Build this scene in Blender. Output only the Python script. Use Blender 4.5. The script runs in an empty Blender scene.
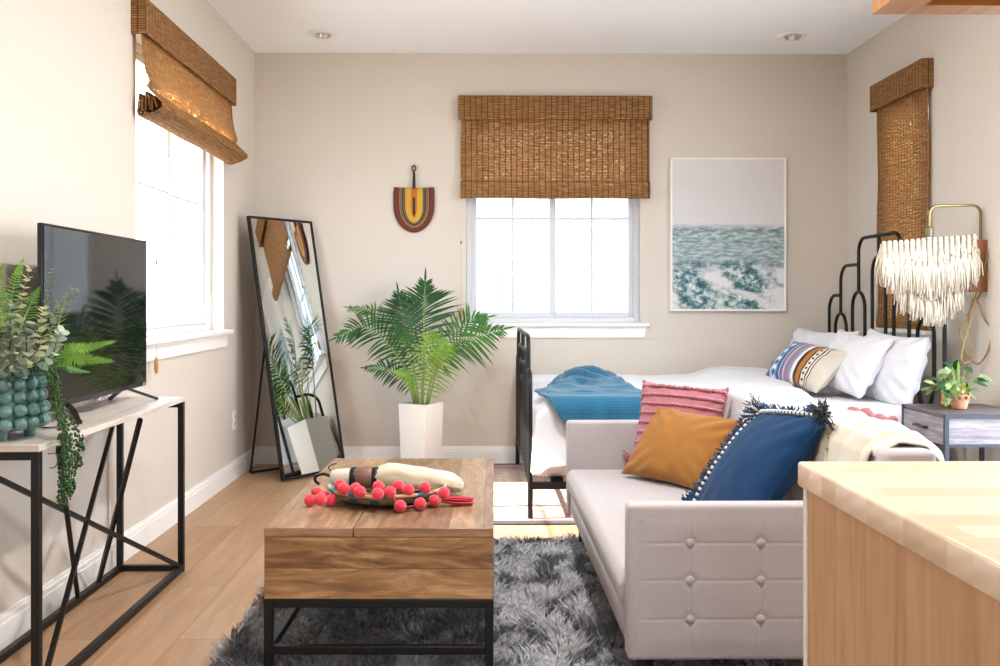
import bpy, bmesh, math, random
from mathutils import Vector, Matrix, noise
R = random.Random(7)
sc = bpy.context.scene
COL = sc.collection
PI = math.pi
# ------------------------------------------------------------------ camera model
F, CX, CY, EYE, YAW = 950.0, 489.0, 299.0, 1.072, math.radians(0.6)
cs, sn = math.cos(YAW), math.sin(YAW)
XL, XR, YB, YN, ZC = -1.461, 2.41, 6.2, -2.4, 2.676
def ray(px, py):
    d = (px - CX) / F
    return Vector((d * cs + sn, -d * sn + cs, (CY - py) / F))
def atY(px, py, Y):
    r = ray(px, py); t = Y / r.y
    return Vector((r.x * t, Y, EYE + r.z * t))
def atX(px, py, X):
    r = ray(px, py); t = X / r.x
    return Vector((X, r.y * t, EYE + r.z * t))
def atZ(px, py, z):
    r = ray(px, py); t = (z - EYE) / r.z
    return Vector((r.x * t, r.y * t, z))
cam = bpy.data.cameras.new('camera'); cam_o = bpy.data.objects.new('camera', cam); COL.objects.link(cam_o)
cam.sensor_width = 36; cam.lens = F * 36 / 1000
cam.shift_x = (500 - CX) / 1000; cam.shift_y = (CY - 333) / 1000
cam_o.location = (0, 0, EYE); cam_o.rotation_euler = (PI / 2, 0, -YAW)
cam.clip_start = 0.05
sc.camera = cam_o

# ------------------------------------------------------------------ node helper
def lin(c):
    if isinstance(c, str):
        c = c.lstrip('#'); c = [int(c[i:i + 2], 16) / 255 for i in (0, 2, 4)]
        c = [x / 12.92 if x <= .04045 else ((x + .055) / 1.055) ** 2.4 for x in c]
    return (c[0], c[1], c[2], 1)
class NT:
    def __init__(s, name):
        s.m = bpy.data.materials.new(name); s.m.use_nodes = True
        s.t = s.m.node_tree; s.t.nodes.clear()
        s.out = s.t.nodes.new('ShaderNodeOutputMaterial')
    def n(s, typ, **kw):
        nd = s.t.nodes.new(typ)
        for k, v in kw.items(): setattr(nd, k, v)
        return nd
    def set(s, sock, v):
        if v is None: return
        if isinstance(v, bpy.types.NodeSocket): s.t.links.new(v, sock)
        else: sock.default_value = v
    def uv(s): return s.n('ShaderNodeTexCoord').outputs['UV']
    def obj(s): return s.n('ShaderNodeTexCoord').outputs['Object']
    def map(s, vec, scale=(1, 1, 1), rot=(0, 0, 0), loc=(0, 0, 0)):
        nd = s.n('ShaderNodeMapping'); s.set(nd.inputs['Vector'], vec)
        nd.inputs['Scale'].default_value = scale; nd.inputs['Rotation'].default_value = rot; nd.inputs['Location'].default_value = loc
        return nd.outputs[0]
    def noise(s, vec, scale=5, detail=4, rough=.5, dist=0):
        nd = s.n('ShaderNodeTexNoise'); s.set(nd.inputs['Vector'], vec)
        nd.inputs['Scale'].default_value = scale; nd.inputs['Detail'].default_value = detail
        nd.inputs['Roughness'].default_value = rough; nd.inputs['Distortion'].default_value = dist
        return nd.outputs[0]
    def wave(s, vec, scale=5, dist=0, detail=2, axis='X', dscale=1, prof='SIN'):
        nd = s.n('ShaderNodeTexWave', bands_direction=axis, wave_profile=prof); s.set(nd.inputs['Vector'], vec)
        nd.inputs['Scale'].default_value = scale; nd.inputs['Distortion'].default_value = dist
        nd.inputs['Detail'].default_value = detail; nd.inputs['Detail Scale'].default_value = dscale
        return nd.outputs['Fac']
    def vor(s, vec, scale=5, out='Distance', feature='F1'):
        nd = s.n('ShaderNodeTexVoronoi', feature=feature); s.set(nd.inputs['Vector'], vec); nd.inputs['Scale'].default_value = scale
        return nd.outputs[out]
    def ramp(s, fac, stops, interp='LINEAR'):
        nd = s.n('ShaderNodeValToRGB'); s.set(nd.inputs[0], fac); cr = nd.color_ramp; cr.interpolation = interp
        while len(cr.elements) < len(stops): cr.elements.new(.5)
        for e, (p, c) in zip(cr.elements, stops):
            e.position = p; e.color = lin(c) if not isinstance(c, (int, float)) else (c, c, c, 1)
        return nd.outputs[0]
    def mix(s, a, b, f, mode='MIX'):
        nd = s.n('ShaderNodeMix', data_type='RGBA', blend_type=mode)
        s.set(nd.inputs[0], f)
        s.set(nd.inputs[6], lin(a) if isinstance(a, (str, tuple)) else a); s.set(nd.inputs[7], lin(b) if isinstance(b, (str, tuple)) else b)
        return nd.outputs[2]
    def math(s, op, a, b=None, c=None):
        nd = s.n('ShaderNodeMath', operation=op)
        for i, v in enumerate((a, b, c)):
            if v is not None: s.set(nd.inputs[i], v)
        return nd.outputs[0]
    def xyz(s, vec):
        nd = s.n('ShaderNodeSeparateXYZ'); s.set(nd.inputs[0], vec); return nd.outputs
    def comb(s, x=0, y=0, z=0):
        nd = s.n('ShaderNodeCombineXYZ')
        for i, v in enumerate((x, y, z)): s.set(nd.inputs[i], v)
        return nd.outputs[0]
    def bump(s, h, strength=.3, dist=.01):
        nd = s.n('ShaderNodeBump'); s.set(nd.inputs['Height'], h); nd.inputs['Strength'].default_value = strength; nd.inputs['Distance'].default_value = dist
        return nd.outputs[0]
    def bsdf(s, color, rough=.5, metal=0, normal=None, sheen=0, spec=.5, trans=0, coat=0, sss=0):
        nd = s.n('ShaderNodeBsdfPrincipled')
        s.set(nd.inputs['Base Color'], lin(color) if isinstance(color, (str, tuple)) else color)
        s.set(nd.inputs['Roughness'], rough); s.set(nd.inputs['Metallic'], metal); s.set(nd.inputs['Normal'], normal)
        nd.inputs['Sheen Weight'].default_value = sheen; nd.inputs['Specular IOR Level'].default_value = spec
        nd.inputs['Transmission Weight'].default_value = trans; nd.inputs['Coat Weight'].default_value = coat
        return nd.outputs[0]
    def done(s, sh):
        s.t.links.new(sh, s.out.inputs['Surface']); return s.m
def plain(name, color, rough=.5, metal=0, spec=.5, var=.06, scale=30, bump=0, sheen=0, coat=0):
    t = NT(name); o = t.obj(); nz = t.noise(o, scale, 4)
    c = t.mix(color, (0, 0, 0), t.math('MULTIPLY', nz, var * 2)) if var else color
    nm = t.bump(nz, bump, .004) if bump else None
    return t.done(t.bsdf(c, rough, metal, nm, sheen, spec, coat=coat))
def addsh(t, a, b, f):
    nd = t.n('ShaderNodeMixShader'); t.set(nd.inputs[0], f); t.t.links.new(a, nd.inputs[1]); t.t.links.new(b, nd.inputs[2]); return nd.outputs[0]
def translucent(t, color):
    nd = t.n('ShaderNodeBsdfTranslucent'); t.set(nd.inputs[0], lin(color) if isinstance(color, (str, tuple)) else color); return nd.outputs[0]
def transparent(t):
    return t.n('ShaderNodeBsdfTransparent').outputs[0]
MT = {}
def paint(name, color, rough=.9):
    t = NT(name); nz = t.noise(t.obj(), 90, 3)
    return t.done(t.bsdf(color, rough, 0, t.bump(nz, .12, .003), spec=.25))
MT['wall'] = paint('wall_paint', '#d3cabf')
MT['ceil'] = paint('ceiling_paint', '#f7f9fb')
MT['trim'] = plain('white_trim_paint', '#f3f1ee', .45, var=.01)
MT['vinyl'] = plain('white_vinyl', '#d3d6da', .35, var=.01)
MT['black'] = plain('black_metal', '#161413', .45, .3, var=.1)
MT['blackp'] = plain('black_plastic', '#0d0d0e', .3, var=.02)
MT['white'] = plain('white_ceramic', '#f2f1ec', .35, var=.01)
MT['brass'] = plain('brass', '#8f8154', .38, .85, var=.1)
MT['chrome'] = plain('satin_nickel', '#cfccc8', .25, .8, var=.02)
def floor_mat():
    t = NT('oak_planks'); o = t.obj()
    br = t.n('ShaderNodeTexBrick', offset=.37, squash=1)
    m = t.map(o, (1, 1, 1), (0, 0, PI / 2)); t.set(br.inputs['Vector'], m)
    br.inputs['Scale'].default_value = 1; br.inputs['Brick Width'].default_value = 1.5; br.inputs['Row Height'].default_value = .19
    br.inputs['Mortar Size'].default_value = .0016; br.inputs['Mortar Smooth'].default_value = .3; br.inputs['Bias'].default_value = 0
    br.inputs['Color1'].default_value = (.0, .0, .0, 1); br.inputs['Color2'].default_value = (1, 1, 1, 1); br.inputs['Mortar'].default_value = (.5, .5, .5, 1)
    plank = br.outputs['Color']; mort = br.outputs['Fac']
    off = t.n('ShaderNodeVectorMath', operation='MULTIPLY_ADD'); t.set(off.inputs[0], plank); off.inputs[1].default_value = (7, 7, 7); t.set(off.inputs[2], o)
    g = t.noise(t.map(off.outputs[0], (22, 1.6, 1)), 1.3, 6, .65, .6)
    g2 = t.noise(t.map(off.outputs[0], (120, 5, 1)), 1.0, 3)
    c = t.ramp(g, [(.25, '#896548'), (.5, '#ab825d'), (.75, '#c19c75')])
    c = t.mix(c, t.ramp(t.xyz(plank)[0], [(0, '#a08065'), (1, '#cdb193')]), .35)
    c = t.mix(c, '#6f4e30', t.math('MULTIPLY', g2, .22)); c = t.mix(c, '#5a3d25', t.math('MULTIPLY', mort, .7))
    h = t.math('SUBTRACT', t.math('MULTIPLY', g, .2), mort)
    return t.done(t.bsdf(c, t.ramp(g, [(0, .34), (1, .5)]), 0, t.bump(h, .25, .002), spec=.45))
MT['floor'] = floor_mat()
def mango(name, bw=.62, stops=((.32, '#2e1a0d'), (.42, '#744b29'), (.53, '#a57a4c'), (.66, '#d8b384'))):
    t = NT(name); u = t.uv()
    br = t.n('ShaderNodeTexBrick', offset=.43); t.set(br.inputs['Vector'], u); br.inputs['Scale'].default_value = 1
    br.inputs['Brick Width'].default_value = bw; br.inputs['Row Height'].default_value = .095; br.inputs['Mortar Size'].default_value = .0009
    br.inputs['Color1'].default_value = (0, 0, 0, 1); br.inputs['Color2'].default_value = (1, 1, 1, 1); br.inputs['Mortar'].default_value = (.4, .4, .4, 1)
    pl = br.outputs['Color']
    off = t.n('ShaderNodeVectorMath', operation='MULTIPLY_ADD'); t.set(off.inputs[0], pl); off.inputs[1].default_value = (3, 5, 2); t.set(off.inputs[2], u)
    g = t.noise(t.map(off.outputs[0], (2.6, 15, 1)), 1.5, 7, .62, 1.6)
    g2 = t.noise(t.map(off.outputs[0], (8, 150, 1)), 1.0, 4, .6, .3)
    c = t.ramp(g, stops)
    c = t.mix(c, t.ramp(t.xyz(pl)[0], [(0, '#6b4528'), (1, '#c9a072')]), .35)
    c = t.mix(c, '#3a2212', t.math('MULTIPLY', g2, .3)); c = t.mix(c, '#2c190d', t.math('MULTIPLY', br.outputs['Fac'], .8))
    return t.done(t.bsdf(c, .36, 0, t.bump(g2, .12, .002), spec=.5))
MT['mango'] = mango('mango_wood', 1.3, ((.30, '#432c1e'), (.42, '#735540'), (.53, '#94765f'), (.68, '#b79b83'))); MT['mango_face'] = mango('mango_wood_boards', 3.1)
def bamboo():
    t = NT('woven_bamboo'); u = t.uv(); x = t.xyz(u)
    wob = t.noise(t.map(u, (7, 40, 1)), 1, 2)
    slat = t.wave(t.comb(0, t.math('ADD', x[1], t.math('MULTIPLY', wob, .012)), 0), 30, 0, 0, 'Y')
    tone = t.noise(t.map(u, (11, 95, 1)), 1, 3, .7)
    big = t.noise(t.map(u, (1.5, 9, 1)), 1, 2)
    c = t.ramp(tone, [(.28, '#774a24'), (.42, '#b07a43'), (.54, '#cb9a62'), (.70, '#e9c795')])
    c = t.mix(c, '#8f6236', t.math('MULTIPLY', big, .3))
    c = t.mix(c, '#3c2412', t.ramp(slat, [(.0, .85), (.38, 0.)]))
    th = t.math('PINGPONG', t.math('ADD', x[0], t.math('MULTIPLY', t.noise(t.map(u, (3, 160, 1)), 1, 2), .003)), .0185)
    thread = t.ramp(t.math('DIVIDE', th, .0185), [(.0, 1.), (.13, 1.), (.2, 0.)])
    c = t.mix(c, '#4c2b13', t.math('MULTIPLY', thread, .9))
    spk = t.noise(t.map(u, (26, 110, 1), loc=(3, 1, 0)), 1, 2, .5)
    spk = t.math('MULTIPLY', t.ramp(spk, [(.55, 0.), (.63, 1.)]), t.math('SUBTRACT', 1, thread))
    d = t.bsdf(c, .65, 0, t.bump(t.math('ADD', slat, t.math('MULTIPLY', thread, .6)), .5, .003), spec=.3)
    tr = translucent(t, t.mix(c, '#f0c68a', .45))
    sh = addsh(t, d, tr, t.math('ADD', .32, t.math('MULTIPLY', spk, .35)))
    return t.done(addsh(t, sh, transparent(t), t.math('MULTIPLY', spk, .33)))
MT['bamboo'] = bamboo()
def glass(name, k):
    t = NT(name); g = t.n('ShaderNodeBsdfGlossy'); g.inputs['Roughness'].default_value = .02
    fr = t.n('ShaderNodeFresnel'); fr.inputs[0].default_value = 1.45
    tb_ = transparent(t); tb_.node.inputs[0].default_value = (k * .97, k * .99, k, 1)
    return t.done(addsh(t, tb_, g.outputs[0], t.math('MULTIPLY', fr.outputs[0], .8)))
MT['glass'] = glass('window_glass', .22); MT['glass_clear'] = glass('window_glass_clear', .6)
def fabric(name, color, color2=None, scale=380, rough=.95, bump=.35, sheen=.25, var=.12):
    t = NT(name); o = t.obj()
    w = t.noise(o, scale, 2, .6); b = t.noise(o, 7, 3)
    c = t.mix(color, color2 or color, b)
    c = t.mix(c, (0, 0, 0), t.math('MULTIPLY', w, var * 2))
    return t.done(t.bsdf(c, rough, 0, t.bump(w, bump, .0015), sheen, .2))
MT['linen'] = fabric('oatmeal_linen', '#bcb5b6', '#b3abac', 260, bump=.5, var=.14)
MT['duvet'] = fabric('white_cotton', '#dfdfe3', '#d9d9de', 500, bump=.15, var=.02)
MT['cream'] = fabric('cream_wool', '#c6bcab', '#cfc6b8', 300, var=.06)
MT['mustard'] = fabric('mustard_velvet', '#a06c31', '#93622d', 500, .85, .2, .1, .08)
MT['pink'] = fabric('dusty_pink_chenille', '#c07c84', '#b06a73', 160, .95, .9, .4, .2)
MT['blue'] = fabric('deep_blue_cotton', '#0e3a62', '#0a2f56', 420, .85, .25, .06, .12)
MT['coral'] = fabric('coral_wool', '#f04a55', '#e63c50', 420, .95, .8, .4, .12)
MT['ivory'] = fabric('ivory_cotton_cord', '#ddd3c3', '#d2c7b4', 300, .9, .4, .2, .08)
MT['tassel_dark'] = fabric('dark_teal_thread', '#26333a', '#3f4c52', 300, .9, .4, .2, .1)
MT['tassel_white'] = fabric('white_thread', '#dfe3e2', '#cfd6d8', 300)
MT['gold'] = fabric('mustard_yarn', '#b98a35', '#a87626', 200)
def throw_mat():
    t = NT('teal_knit'); u = t.uv(); x = t.xyz(u)
    a = t.wave(u, 26, .6, 1, 'X'); b = t.wave(u, 40, .6, 1, 'Y')
    k = t.math('MULTIPLY', a, b); c = t.mix('#164d68', '#2d7a99', k); c = t.mix(c, '#1f6585', .4)
    return t.done(t.bsdf(c, .9, 0, t.bump(k, .6, .004), .3, .2))
MT['throw'] = throw_mat()

# ------------------------------------------------------------------ mesh builder
class MB:
    def __init__(s): s.v = []; s.f = []; s.uv = {}; s.mi = {}
    def add(s, vs, fs, uvs=None, mi=0):
        b = len(s.v); s.v += [Vector(p) for p in vs]
        for i, f in enumerate(fs):
            if uvs: s.uv[len(s.f)] = [uvs[k] for k in f]
            if mi: s.mi[len(s.f)] = mi
            s.f.append([b + k for k in f])
        return s
    def box(s, x0, x1, y0, y1, z0, z1, mi=0):
        v = [(x, y, z) for z in (z0, z1) for y in (y0, y1) for x in (x0, x1)]
        return s.add(v, [(0, 2, 3, 1), (4, 5, 7, 6), (0, 1, 5, 4), (2, 6, 7, 3), (0, 4, 6, 2), (1, 3, 7, 5)], mi=mi)
    def rbox(s, x0, x1, y0, y1, z0, z1, r=.01, seg=3, M=None):
        bm = bmesh.new(); bmesh.ops.create_cube(bm, size=1)
        for v in bm.verts: v.co = Vector((x0 + (v.co.x + .5) * (x1 - x0), y0 + (v.co.y + .5) * (y1 - y0), z0 + (v.co.z + .5) * (z1 - z0)))
        bmesh.ops.bevel(bm, geom=bm.edges[:], offset=r, segments=seg, affect='EDGES', profile=.5)
        bm.verts.index_update()
        vs = [(M @ v.co if M else v.co.copy()) for v in bm.verts]; fs = [[v.index for v in f.verts] for f in bm.faces]
        bm.free(); return s.add(vs, fs)
    def bar(s, p, q, w, h=None, up=(0, 0, 1)):
        p = Vector(p); q = Vector(q); h = h or w; d = (q - p).normalized(); up = Vector(up)
        if abs(d.dot(up)) > .98: up = Vector((0, 1, 0))
        a = d.cross(up).normalized() * w / 2; b = a.cross(d).normalized() * h / 2
        vs = [e + i * a + j * b for e in (p, q) for i, j in ((-1, -1), (1, -1), (1, 1), (-1, 1))]
        return s.add(vs, [(3, 2, 1, 0), (4, 5, 6, 7), (0, 1, 5, 4), (1, 2, 6, 5), (2, 3, 7, 6), (3, 0, 4, 7)])
    def tube(s, pts, r, n=8, closed=False, cap=True):
        pts = [Vector(p) for p in pts]; m = len(pts); rr = r if isinstance(r, (list, tuple)) else [r] * m
        ref = None; rings = []; vs = []
        for i in range(m):
            a = pts[i - 1] if (i or closed) else pts[i]; b = pts[(i + 1) % m] if (i < m - 1 or closed) else pts[i]
            t = (b - a); t = t.normalized() if t.length > 1e-9 else Vector((0, 0, 1))
            if ref is None:
                ref = Vector((0, 0, 1)) if abs(t.z) < .9 else Vector((1, 0, 0))
                ref = (ref - t * ref.dot(t)).normalized()
            else:
                ref = ref - t * ref.dot(t)
                ref = ref.normalized() if ref.length > 1e-6 else t.orthogonal().normalized()
            c = t.cross(ref)
            for k in range(n):
                an = 2 * PI * k / n; vs.append(pts[i] + (ref * math.cos(an) + c * math.sin(an)) * rr[i])
        fs = []
        for i in range(m if closed else m - 1):
            j = (i + 1) % m
            for k in range(n):
                l = (k + 1) % n; fs.append((i * n + k, i * n + l, j * n + l, j * n + k))
        if cap and not closed:
            fs.append(tuple(range(n - 1, -1, -1))); fs.append(tuple((m - 1) * n + k for k in range(n)))
        return s.add(vs, fs)
    def lathe(s, prof, c=(0, 0, 0), n=32, M=None, capb=True, capt=False):
        vs = []; c = Vector(c)
        for r, z in prof:
            for k in range(n):
                a = 2 * PI * k / n; p = Vector((r * math.cos(a), r * math.sin(a), z)); vs.append((M @ p if M else p) + c)
        fs = [(i * n + k, i * n + (k + 1) % n, (i + 1) * n + (k + 1) % n, (i + 1) * n + k) for i in range(len(prof) - 1) for k in range(n)]
        if capb: fs.append(tuple(range(n - 1, -1, -1)))
        if capt: fs.append(tuple((len(prof) - 1) * n + k for k in range(n)))
        return s.add(vs, fs)
    def sphere(s, c, r, n=14, m=8, M=None):
        prof = [(math.sin(PI * i / m) * r if 0 < i < m else r * .02, -math.cos(PI * i / m) * r) for i in range(m + 1)]
        return s.lathe(prof, c, n, M, True, True)
    def grid(s, fn, nu, nv, uvfn=None, flip=False, mi=0):
        vs = [fn(i / nu, j / nv) for j in range(nv + 1) for i in range(nu + 1)]
        uv = [(uvfn(i / nu, j / nv) if uvfn else (i / nu, j / nv)) for j in range(nv + 1) for i in range(nu + 1)]
        w = nu + 1; fs = []
        for j in range(nv):
            for i in range(nu):
                q = (j * w + i, j * w + i + 1, (j + 1) * w + i + 1, (j + 1) * w + i); fs.append(q[::-1] if flip else q)
        return s.add(vs, fs, uv, mi)
    def boxuv(s, scale=1, axis=None):
        for i, f in enumerate(s.f):
            p = [s.v[k] for k in f]; nrm = (p[1] - p[0]).cross(p[2] - p[0]); ax = max(range(3), key=lambda k: abs(nrm[k]))
            if axis == 'Y':   # grain along world Y
                pr = {0: lambda q: (q.y, q.z), 1: lambda q: (q.x, q.z), 2: lambda q: (q.y, q.x)}[ax]
            elif axis == 'Z':
                pr = {0: lambda q: (q.z, q.y), 1: lambda q: (q.z, q.x), 2: lambda q: (q.y, q.x)}[ax]
            else:
                pr = {0: lambda q: (q.y, q.z), 1: lambda q: (q.x, q.z), 2: lambda q: (q.x, q.y)}[ax]
            s.uv[i] = [tuple(c * scale for c in pr(q)) for q in p]
        return s
def build(name, mb, mat, parent=None, smooth=None, local=False, mods=(), origin=None):
    org = Vector((0, 0, 0))
    if not local:
        p = parent
        while p is not None: org += p.location; p = p.parent
    if origin is not None: org = Vector(origin)
    me = bpy.data.meshes.new(name)
    me.from_pydata([tuple(v - org) for v in mb.v], [], [tuple(f) for f in mb.f])
    for m in (mat if isinstance(mat, (list, tuple)) else [mat]): me.materials.append(m)
    if mb.uv:
        l = me.uv_layers.new(name='UVMap')
        for p in me.polygons:
            u = mb.uv.get(p.index)
            if u:
                for k, li in enumerate(p.loop_indices): l.data[li].uv = u[k]
    for i, k in mb.mi.items(): me.polygons[i].material_index = k
    me.update()
    if smooth is None: smooth = 35
    if smooth:
        try: me.shade_smooth()
        except Exception:
            for p in me.polygons: p.use_smooth = True
        if smooth < 180:
            try: me.set_sharp_from_angle(angle=math.radians(smooth))
            except Exception: pass
    o = bpy.data.objects.new(name, me); COL.objects.link(o)
    if parent is not None: o.parent = parent
    elif origin is not None: o.location = origin
    for kind, kw in mods:
        md = o.modifiers.new(kind.lower(), kind)
        for k, v in kw.items(): setattr(md, k, v)
    return o
BEV = lambda w, s=2: ('BEVEL', dict(width=w, segments=s, limit_method='ANGLE'))
SOL = lambda t, off=0: ('SOLIDIFY', dict(thickness=t, offset=off))
SUB = lambda n: ('SUBSURF', dict(levels=n, render_levels=n))
def thing(name, label, cat, loc=(0, 0, 0), group=None, kind=None):
    o = bpy.data.objects.new(name, None); COL.objects.link(o); o.location = loc; o.empty_display_size = .1
    return tag(o, label, cat, group, kind)
def tag(o, label=None, cat=None, group=None, kind=None):
    if label: o['label'] = label
    if cat: o['category'] = cat
    if group: o['group'] = group
    if kind: o['kind'] = kind
    return o
def nz(x, y, z=0): return noise.noise(Vector((x, y, z)))
def sm(a, b, x):
    t = max(0, min(1, (x - a) / (b - a))); return t * t * (3 - 2 * t)
def spline(pts, n):
    """Catmull-Rom through pts, n points per span"""
    P = [Vector(p) for p in pts]; P = [2 * P[0] - P[1]] + P + [2 * P[-1] - P[-2]]; out = []
    for i in range(1, len(P) - 2):
        a, b, c, d = P[i - 1:i + 3]
        for k in range(n):
            t = k / n
            out.append(.5 * ((2 * b) + (c - a) * t + (2 * a - 5 * b + 4 * c - d) * t * t + (3 * b - a - 3 * c + d) * t ** 3))
    out.append(P[-2]); return out
# ------------------------------------------------------------------ room shell
T = .14
W1 = dict(y0=4.06, y1=5.45, z0=.895, z1=2.22)            # left wall window
W2 = dict(x0=atY(466, 300, 6.2).x, x1=atY(641, 300, 6.2).x, z0=.915, z1=2.25)
W3 = dict(y0=5.07, y1=5.62, z0=.90, z1=2.22)
m = MB().box(XL - T, XR + T, YN - T, YB + T, -.1, 0); tag(build('floor', m, MT['floor']), 'warm oak plank floor running away from the camera', 'floor', kind='structure')
m = MB().box(XL - T, XR + T, YN - T, YB + T, ZC, ZC + .1); tag(build('ceiling', m, MT['ceil']), 'white painted flat ceiling', 'ceiling', kind='structure')
W5 = dict(y0=2.6, y1=4.3, z0=.0, z1=2.35)
m = MB()
for (a, b, c, d) in ((YN - T, W1['y0'], 0, ZC), (W1['y1'], YB + T, 0, ZC), (W1['y0'], W1['y1'], 0, W1['z0']), (W1['y0'], W1['y1'], W1['z1'], ZC)):
    m.box(XL - T, XL, a, b, c, d)
tag(build('wall_left', m, MT['wall'], smooth=0), 'cream left wall with the bright window above the console table', 'wall', kind='structure')
m = MB()
for (a, b, c, d) in ((XL, W2['x0'], 0, ZC), (W2['x1'], XR, 0, ZC), (W2['x0'], W2['x1'], 0, W2['z0']), (W2['x0'], W2['x1'], W2['z1'], ZC)):
    m.box(a, b, YB, YB + T, c, d)
tag(build('wall_far', m, MT['wall'], smooth=0), 'beige far wall behind the palm and the bed', 'wall', kind='structure')
m = MB()
for (a, b, c, d) in ((YN - T, W5['y0'], 0, ZC), (W5['y0'], W5['y1'], W5['z1'], ZC), (W5['y1'], W3['y0'], 0, ZC), (W3['y1'], YB + T, 0, ZC), (W3['y0'], W3['y1'], 0, W3['z0']), (W3['y0'], W3['y1'], W3['z1'], ZC)):
    m.box(XR, XR + T, a, b, c, d)
tag(build('wall_right', m, MT['wall'], smooth=0), 'beige right wall behind the headboard', 'wall', kind='structure')
W4 = dict(x0=-.4, x1=.35, z0=.9, z1=2.2)
m = MB()
for (a, b, c, d) in ((XL, W4['x0'], 0, ZC), (W4['x1'], XR, 0, ZC), (W4['x0'], W4['x1'], 0, W4['z0']), (W4['x0'], W4['x1'], W4['z1'], ZC)):
    m.box(a, b, YN - T, YN, c, d)
tag(build('wall_near', m, MT['wall'], smooth=0), 'wall behind the camera with a small opening added for light', 'wall', kind='structure')
BH, BT = .112, .015
def baseb(name, axis, a, b, c, sgn, label):
    m = MB()
    for (h0, h1, t) in ((0, BH - .03, BT), (BH - .03, BH - .012, BT * .8), (BH - .012, BH, BT * .5)):
        if axis == 'x': m.box(a, b, min(c, c + sgn * t), max(c, c + sgn * t), h0, h1)
        else: m.box(min(c, c + sgn * t), max(c, c + sgn * t), a, b, h0, h1)
    tag(build(name, m, MT['trim'], smooth=0), label, 'baseboard', kind='structure')
baseb('baseboard_left', 'y', YN, YB, XL, 1, 'white baseboard along the left wall')
baseb('baseboard_far', 'x', XL + BT, XR - BT, YB, -1, 'white baseboard along the far wall')
baseb('baseboard_right', 'y', W5['y1'] + .02, YB, XR, -1, 'white baseboard along the right wall')

def window(name, M4, w, z0, z1, label, muntin_z=None, split=True, sill=True, sill_ext=.05, gl='glass'):
    """local frame: x across 0..w, y outward from the room (0 = wall face), z up"""
    def put(mb):
        mb.v = [M4 @ v for v in mb.v]; return mb
    t = thing(name, label, 'window', M4 @ Vector((w / 2, .07, z0)), kind='structure')
    fr = .035; yo0, yo1 = .07, .13
    m = MB().box(0, fr, yo0, yo1, z0, z1).box(w - fr, w, yo0, yo1, z0, z1).box(fr, w - fr, yo0, yo1, z0, z0 + fr).box(fr, w - fr, yo0, yo1, z1 - fr, z1)
    build('window_frame', put(m), MT['vinyl'], t, mods=[BEV(.004)])
    halves = [(fr, w / 2 + .012, .082, .1), (w / 2 - .012, w - fr, .1, .118)] if split else [(fr, w - fr, .085, .11)]
    for (a, b, y0, y1) in halves:
        st = .032; s0, s1 = z0 + fr, z1 - fr
        m = MB().box(a, a + st, y0, y1, s0, s1).box(b - st, b, y0, y1, s0, s1).box(a + st, b - st, y0, y1, s0, s0 + st).box(a + st, b - st, y0, y1, s1 - st, s1)
        so = build('sash', put(m), MT['vinyl'], t, mods=[BEV(.003)])
        ym = (y0 + y1) / 2
        g = MB().add([(a + st, ym, s0 + st), (b - st, ym, s0 + st), (b - st, ym, s1 - st), (a + st, ym, s1 - st)], [(0, 1, 2, 3)])
        build('pane', put(g), MT[gl], so, smooth=0)
        k = MB(); c = (a + b) / 2; k.box(c - .006, c + .006, ym - .005, ym + .005, s0 + st, s1 - st)
        for mz in (muntin_z or []): k.box(a + st, b - st, ym - .0045, ym + .0045, mz - .006, mz + .006)
        build('muntin', put(k), MT['vinyl'], so, smooth=0)
    if sill:
        m = MB().box(-sill_ext, w + sill_ext, -.045, .0, z0 - .022, z0).box(0, w, 0, .07, z0 - .022, z0 + .001)
        build('window_sill', put(m), MT['trim'], t, mods=[BEV(.004)])
        m = MB().add([(-sill_ext + .015, -.016, z0 - .022), (w + sill_ext - .015, -.016, z0 - .022), (w + sill_ext - .03, -.016, z0 - .095), (-sill_ext + .03, -.016, z0 - .095),
                      (-sill_ext + .015, 0, z0 - .022), (w + sill_ext - .015, 0, z0 - .022), (w + sill_ext - .03, 0, z0 - .095), (-sill_ext + .03, 0, z0 - .095)],
                     [(0, 3, 2, 1), (0, 1, 5, 4), (1, 2, 6, 5), (2, 3, 7, 6), (3, 0, 4, 7)])
        build('window_apron', put(m), MT['trim'], t, smooth=0)
    return t
# local x -> along wall, local y -> outward
ML = Matrix(((0, -1, 0, XL), (1, 0, 0, W1['y0']), (0, 0, 1, 0), (0, 0, 0, 1)))
MB_ = Matrix(((1, 0, 0, W2['x0']), (0, 1, 0, YB), (0, 0, 1, 0), (0, 0, 0, 1)))
MR = Matrix(((0, 1, 0, XR), (1, 0, 0, W3['y0']), (0, 0, 1, 0), (0, 0, 0, 1)))
window('window_1', ML, W1['y1'] - W1['y0'], W1['z0'], W1['z1'], 'bright window in the left wall above the television', [1.6], gl='glass_clear')
window('window_2', MB_, W2['x1'] - W2['x0'], W2['z0'], W2['z1'], 'two-part sliding window in the far wall with white grilles', [1.605])
window('window_3', MR, W3['y1'] - W3['y0'], W3['z0'], W3['z1'], 'narrow window in the right wall covered by a shade', [1.6], split=False, gl='glass_clear')
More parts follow.
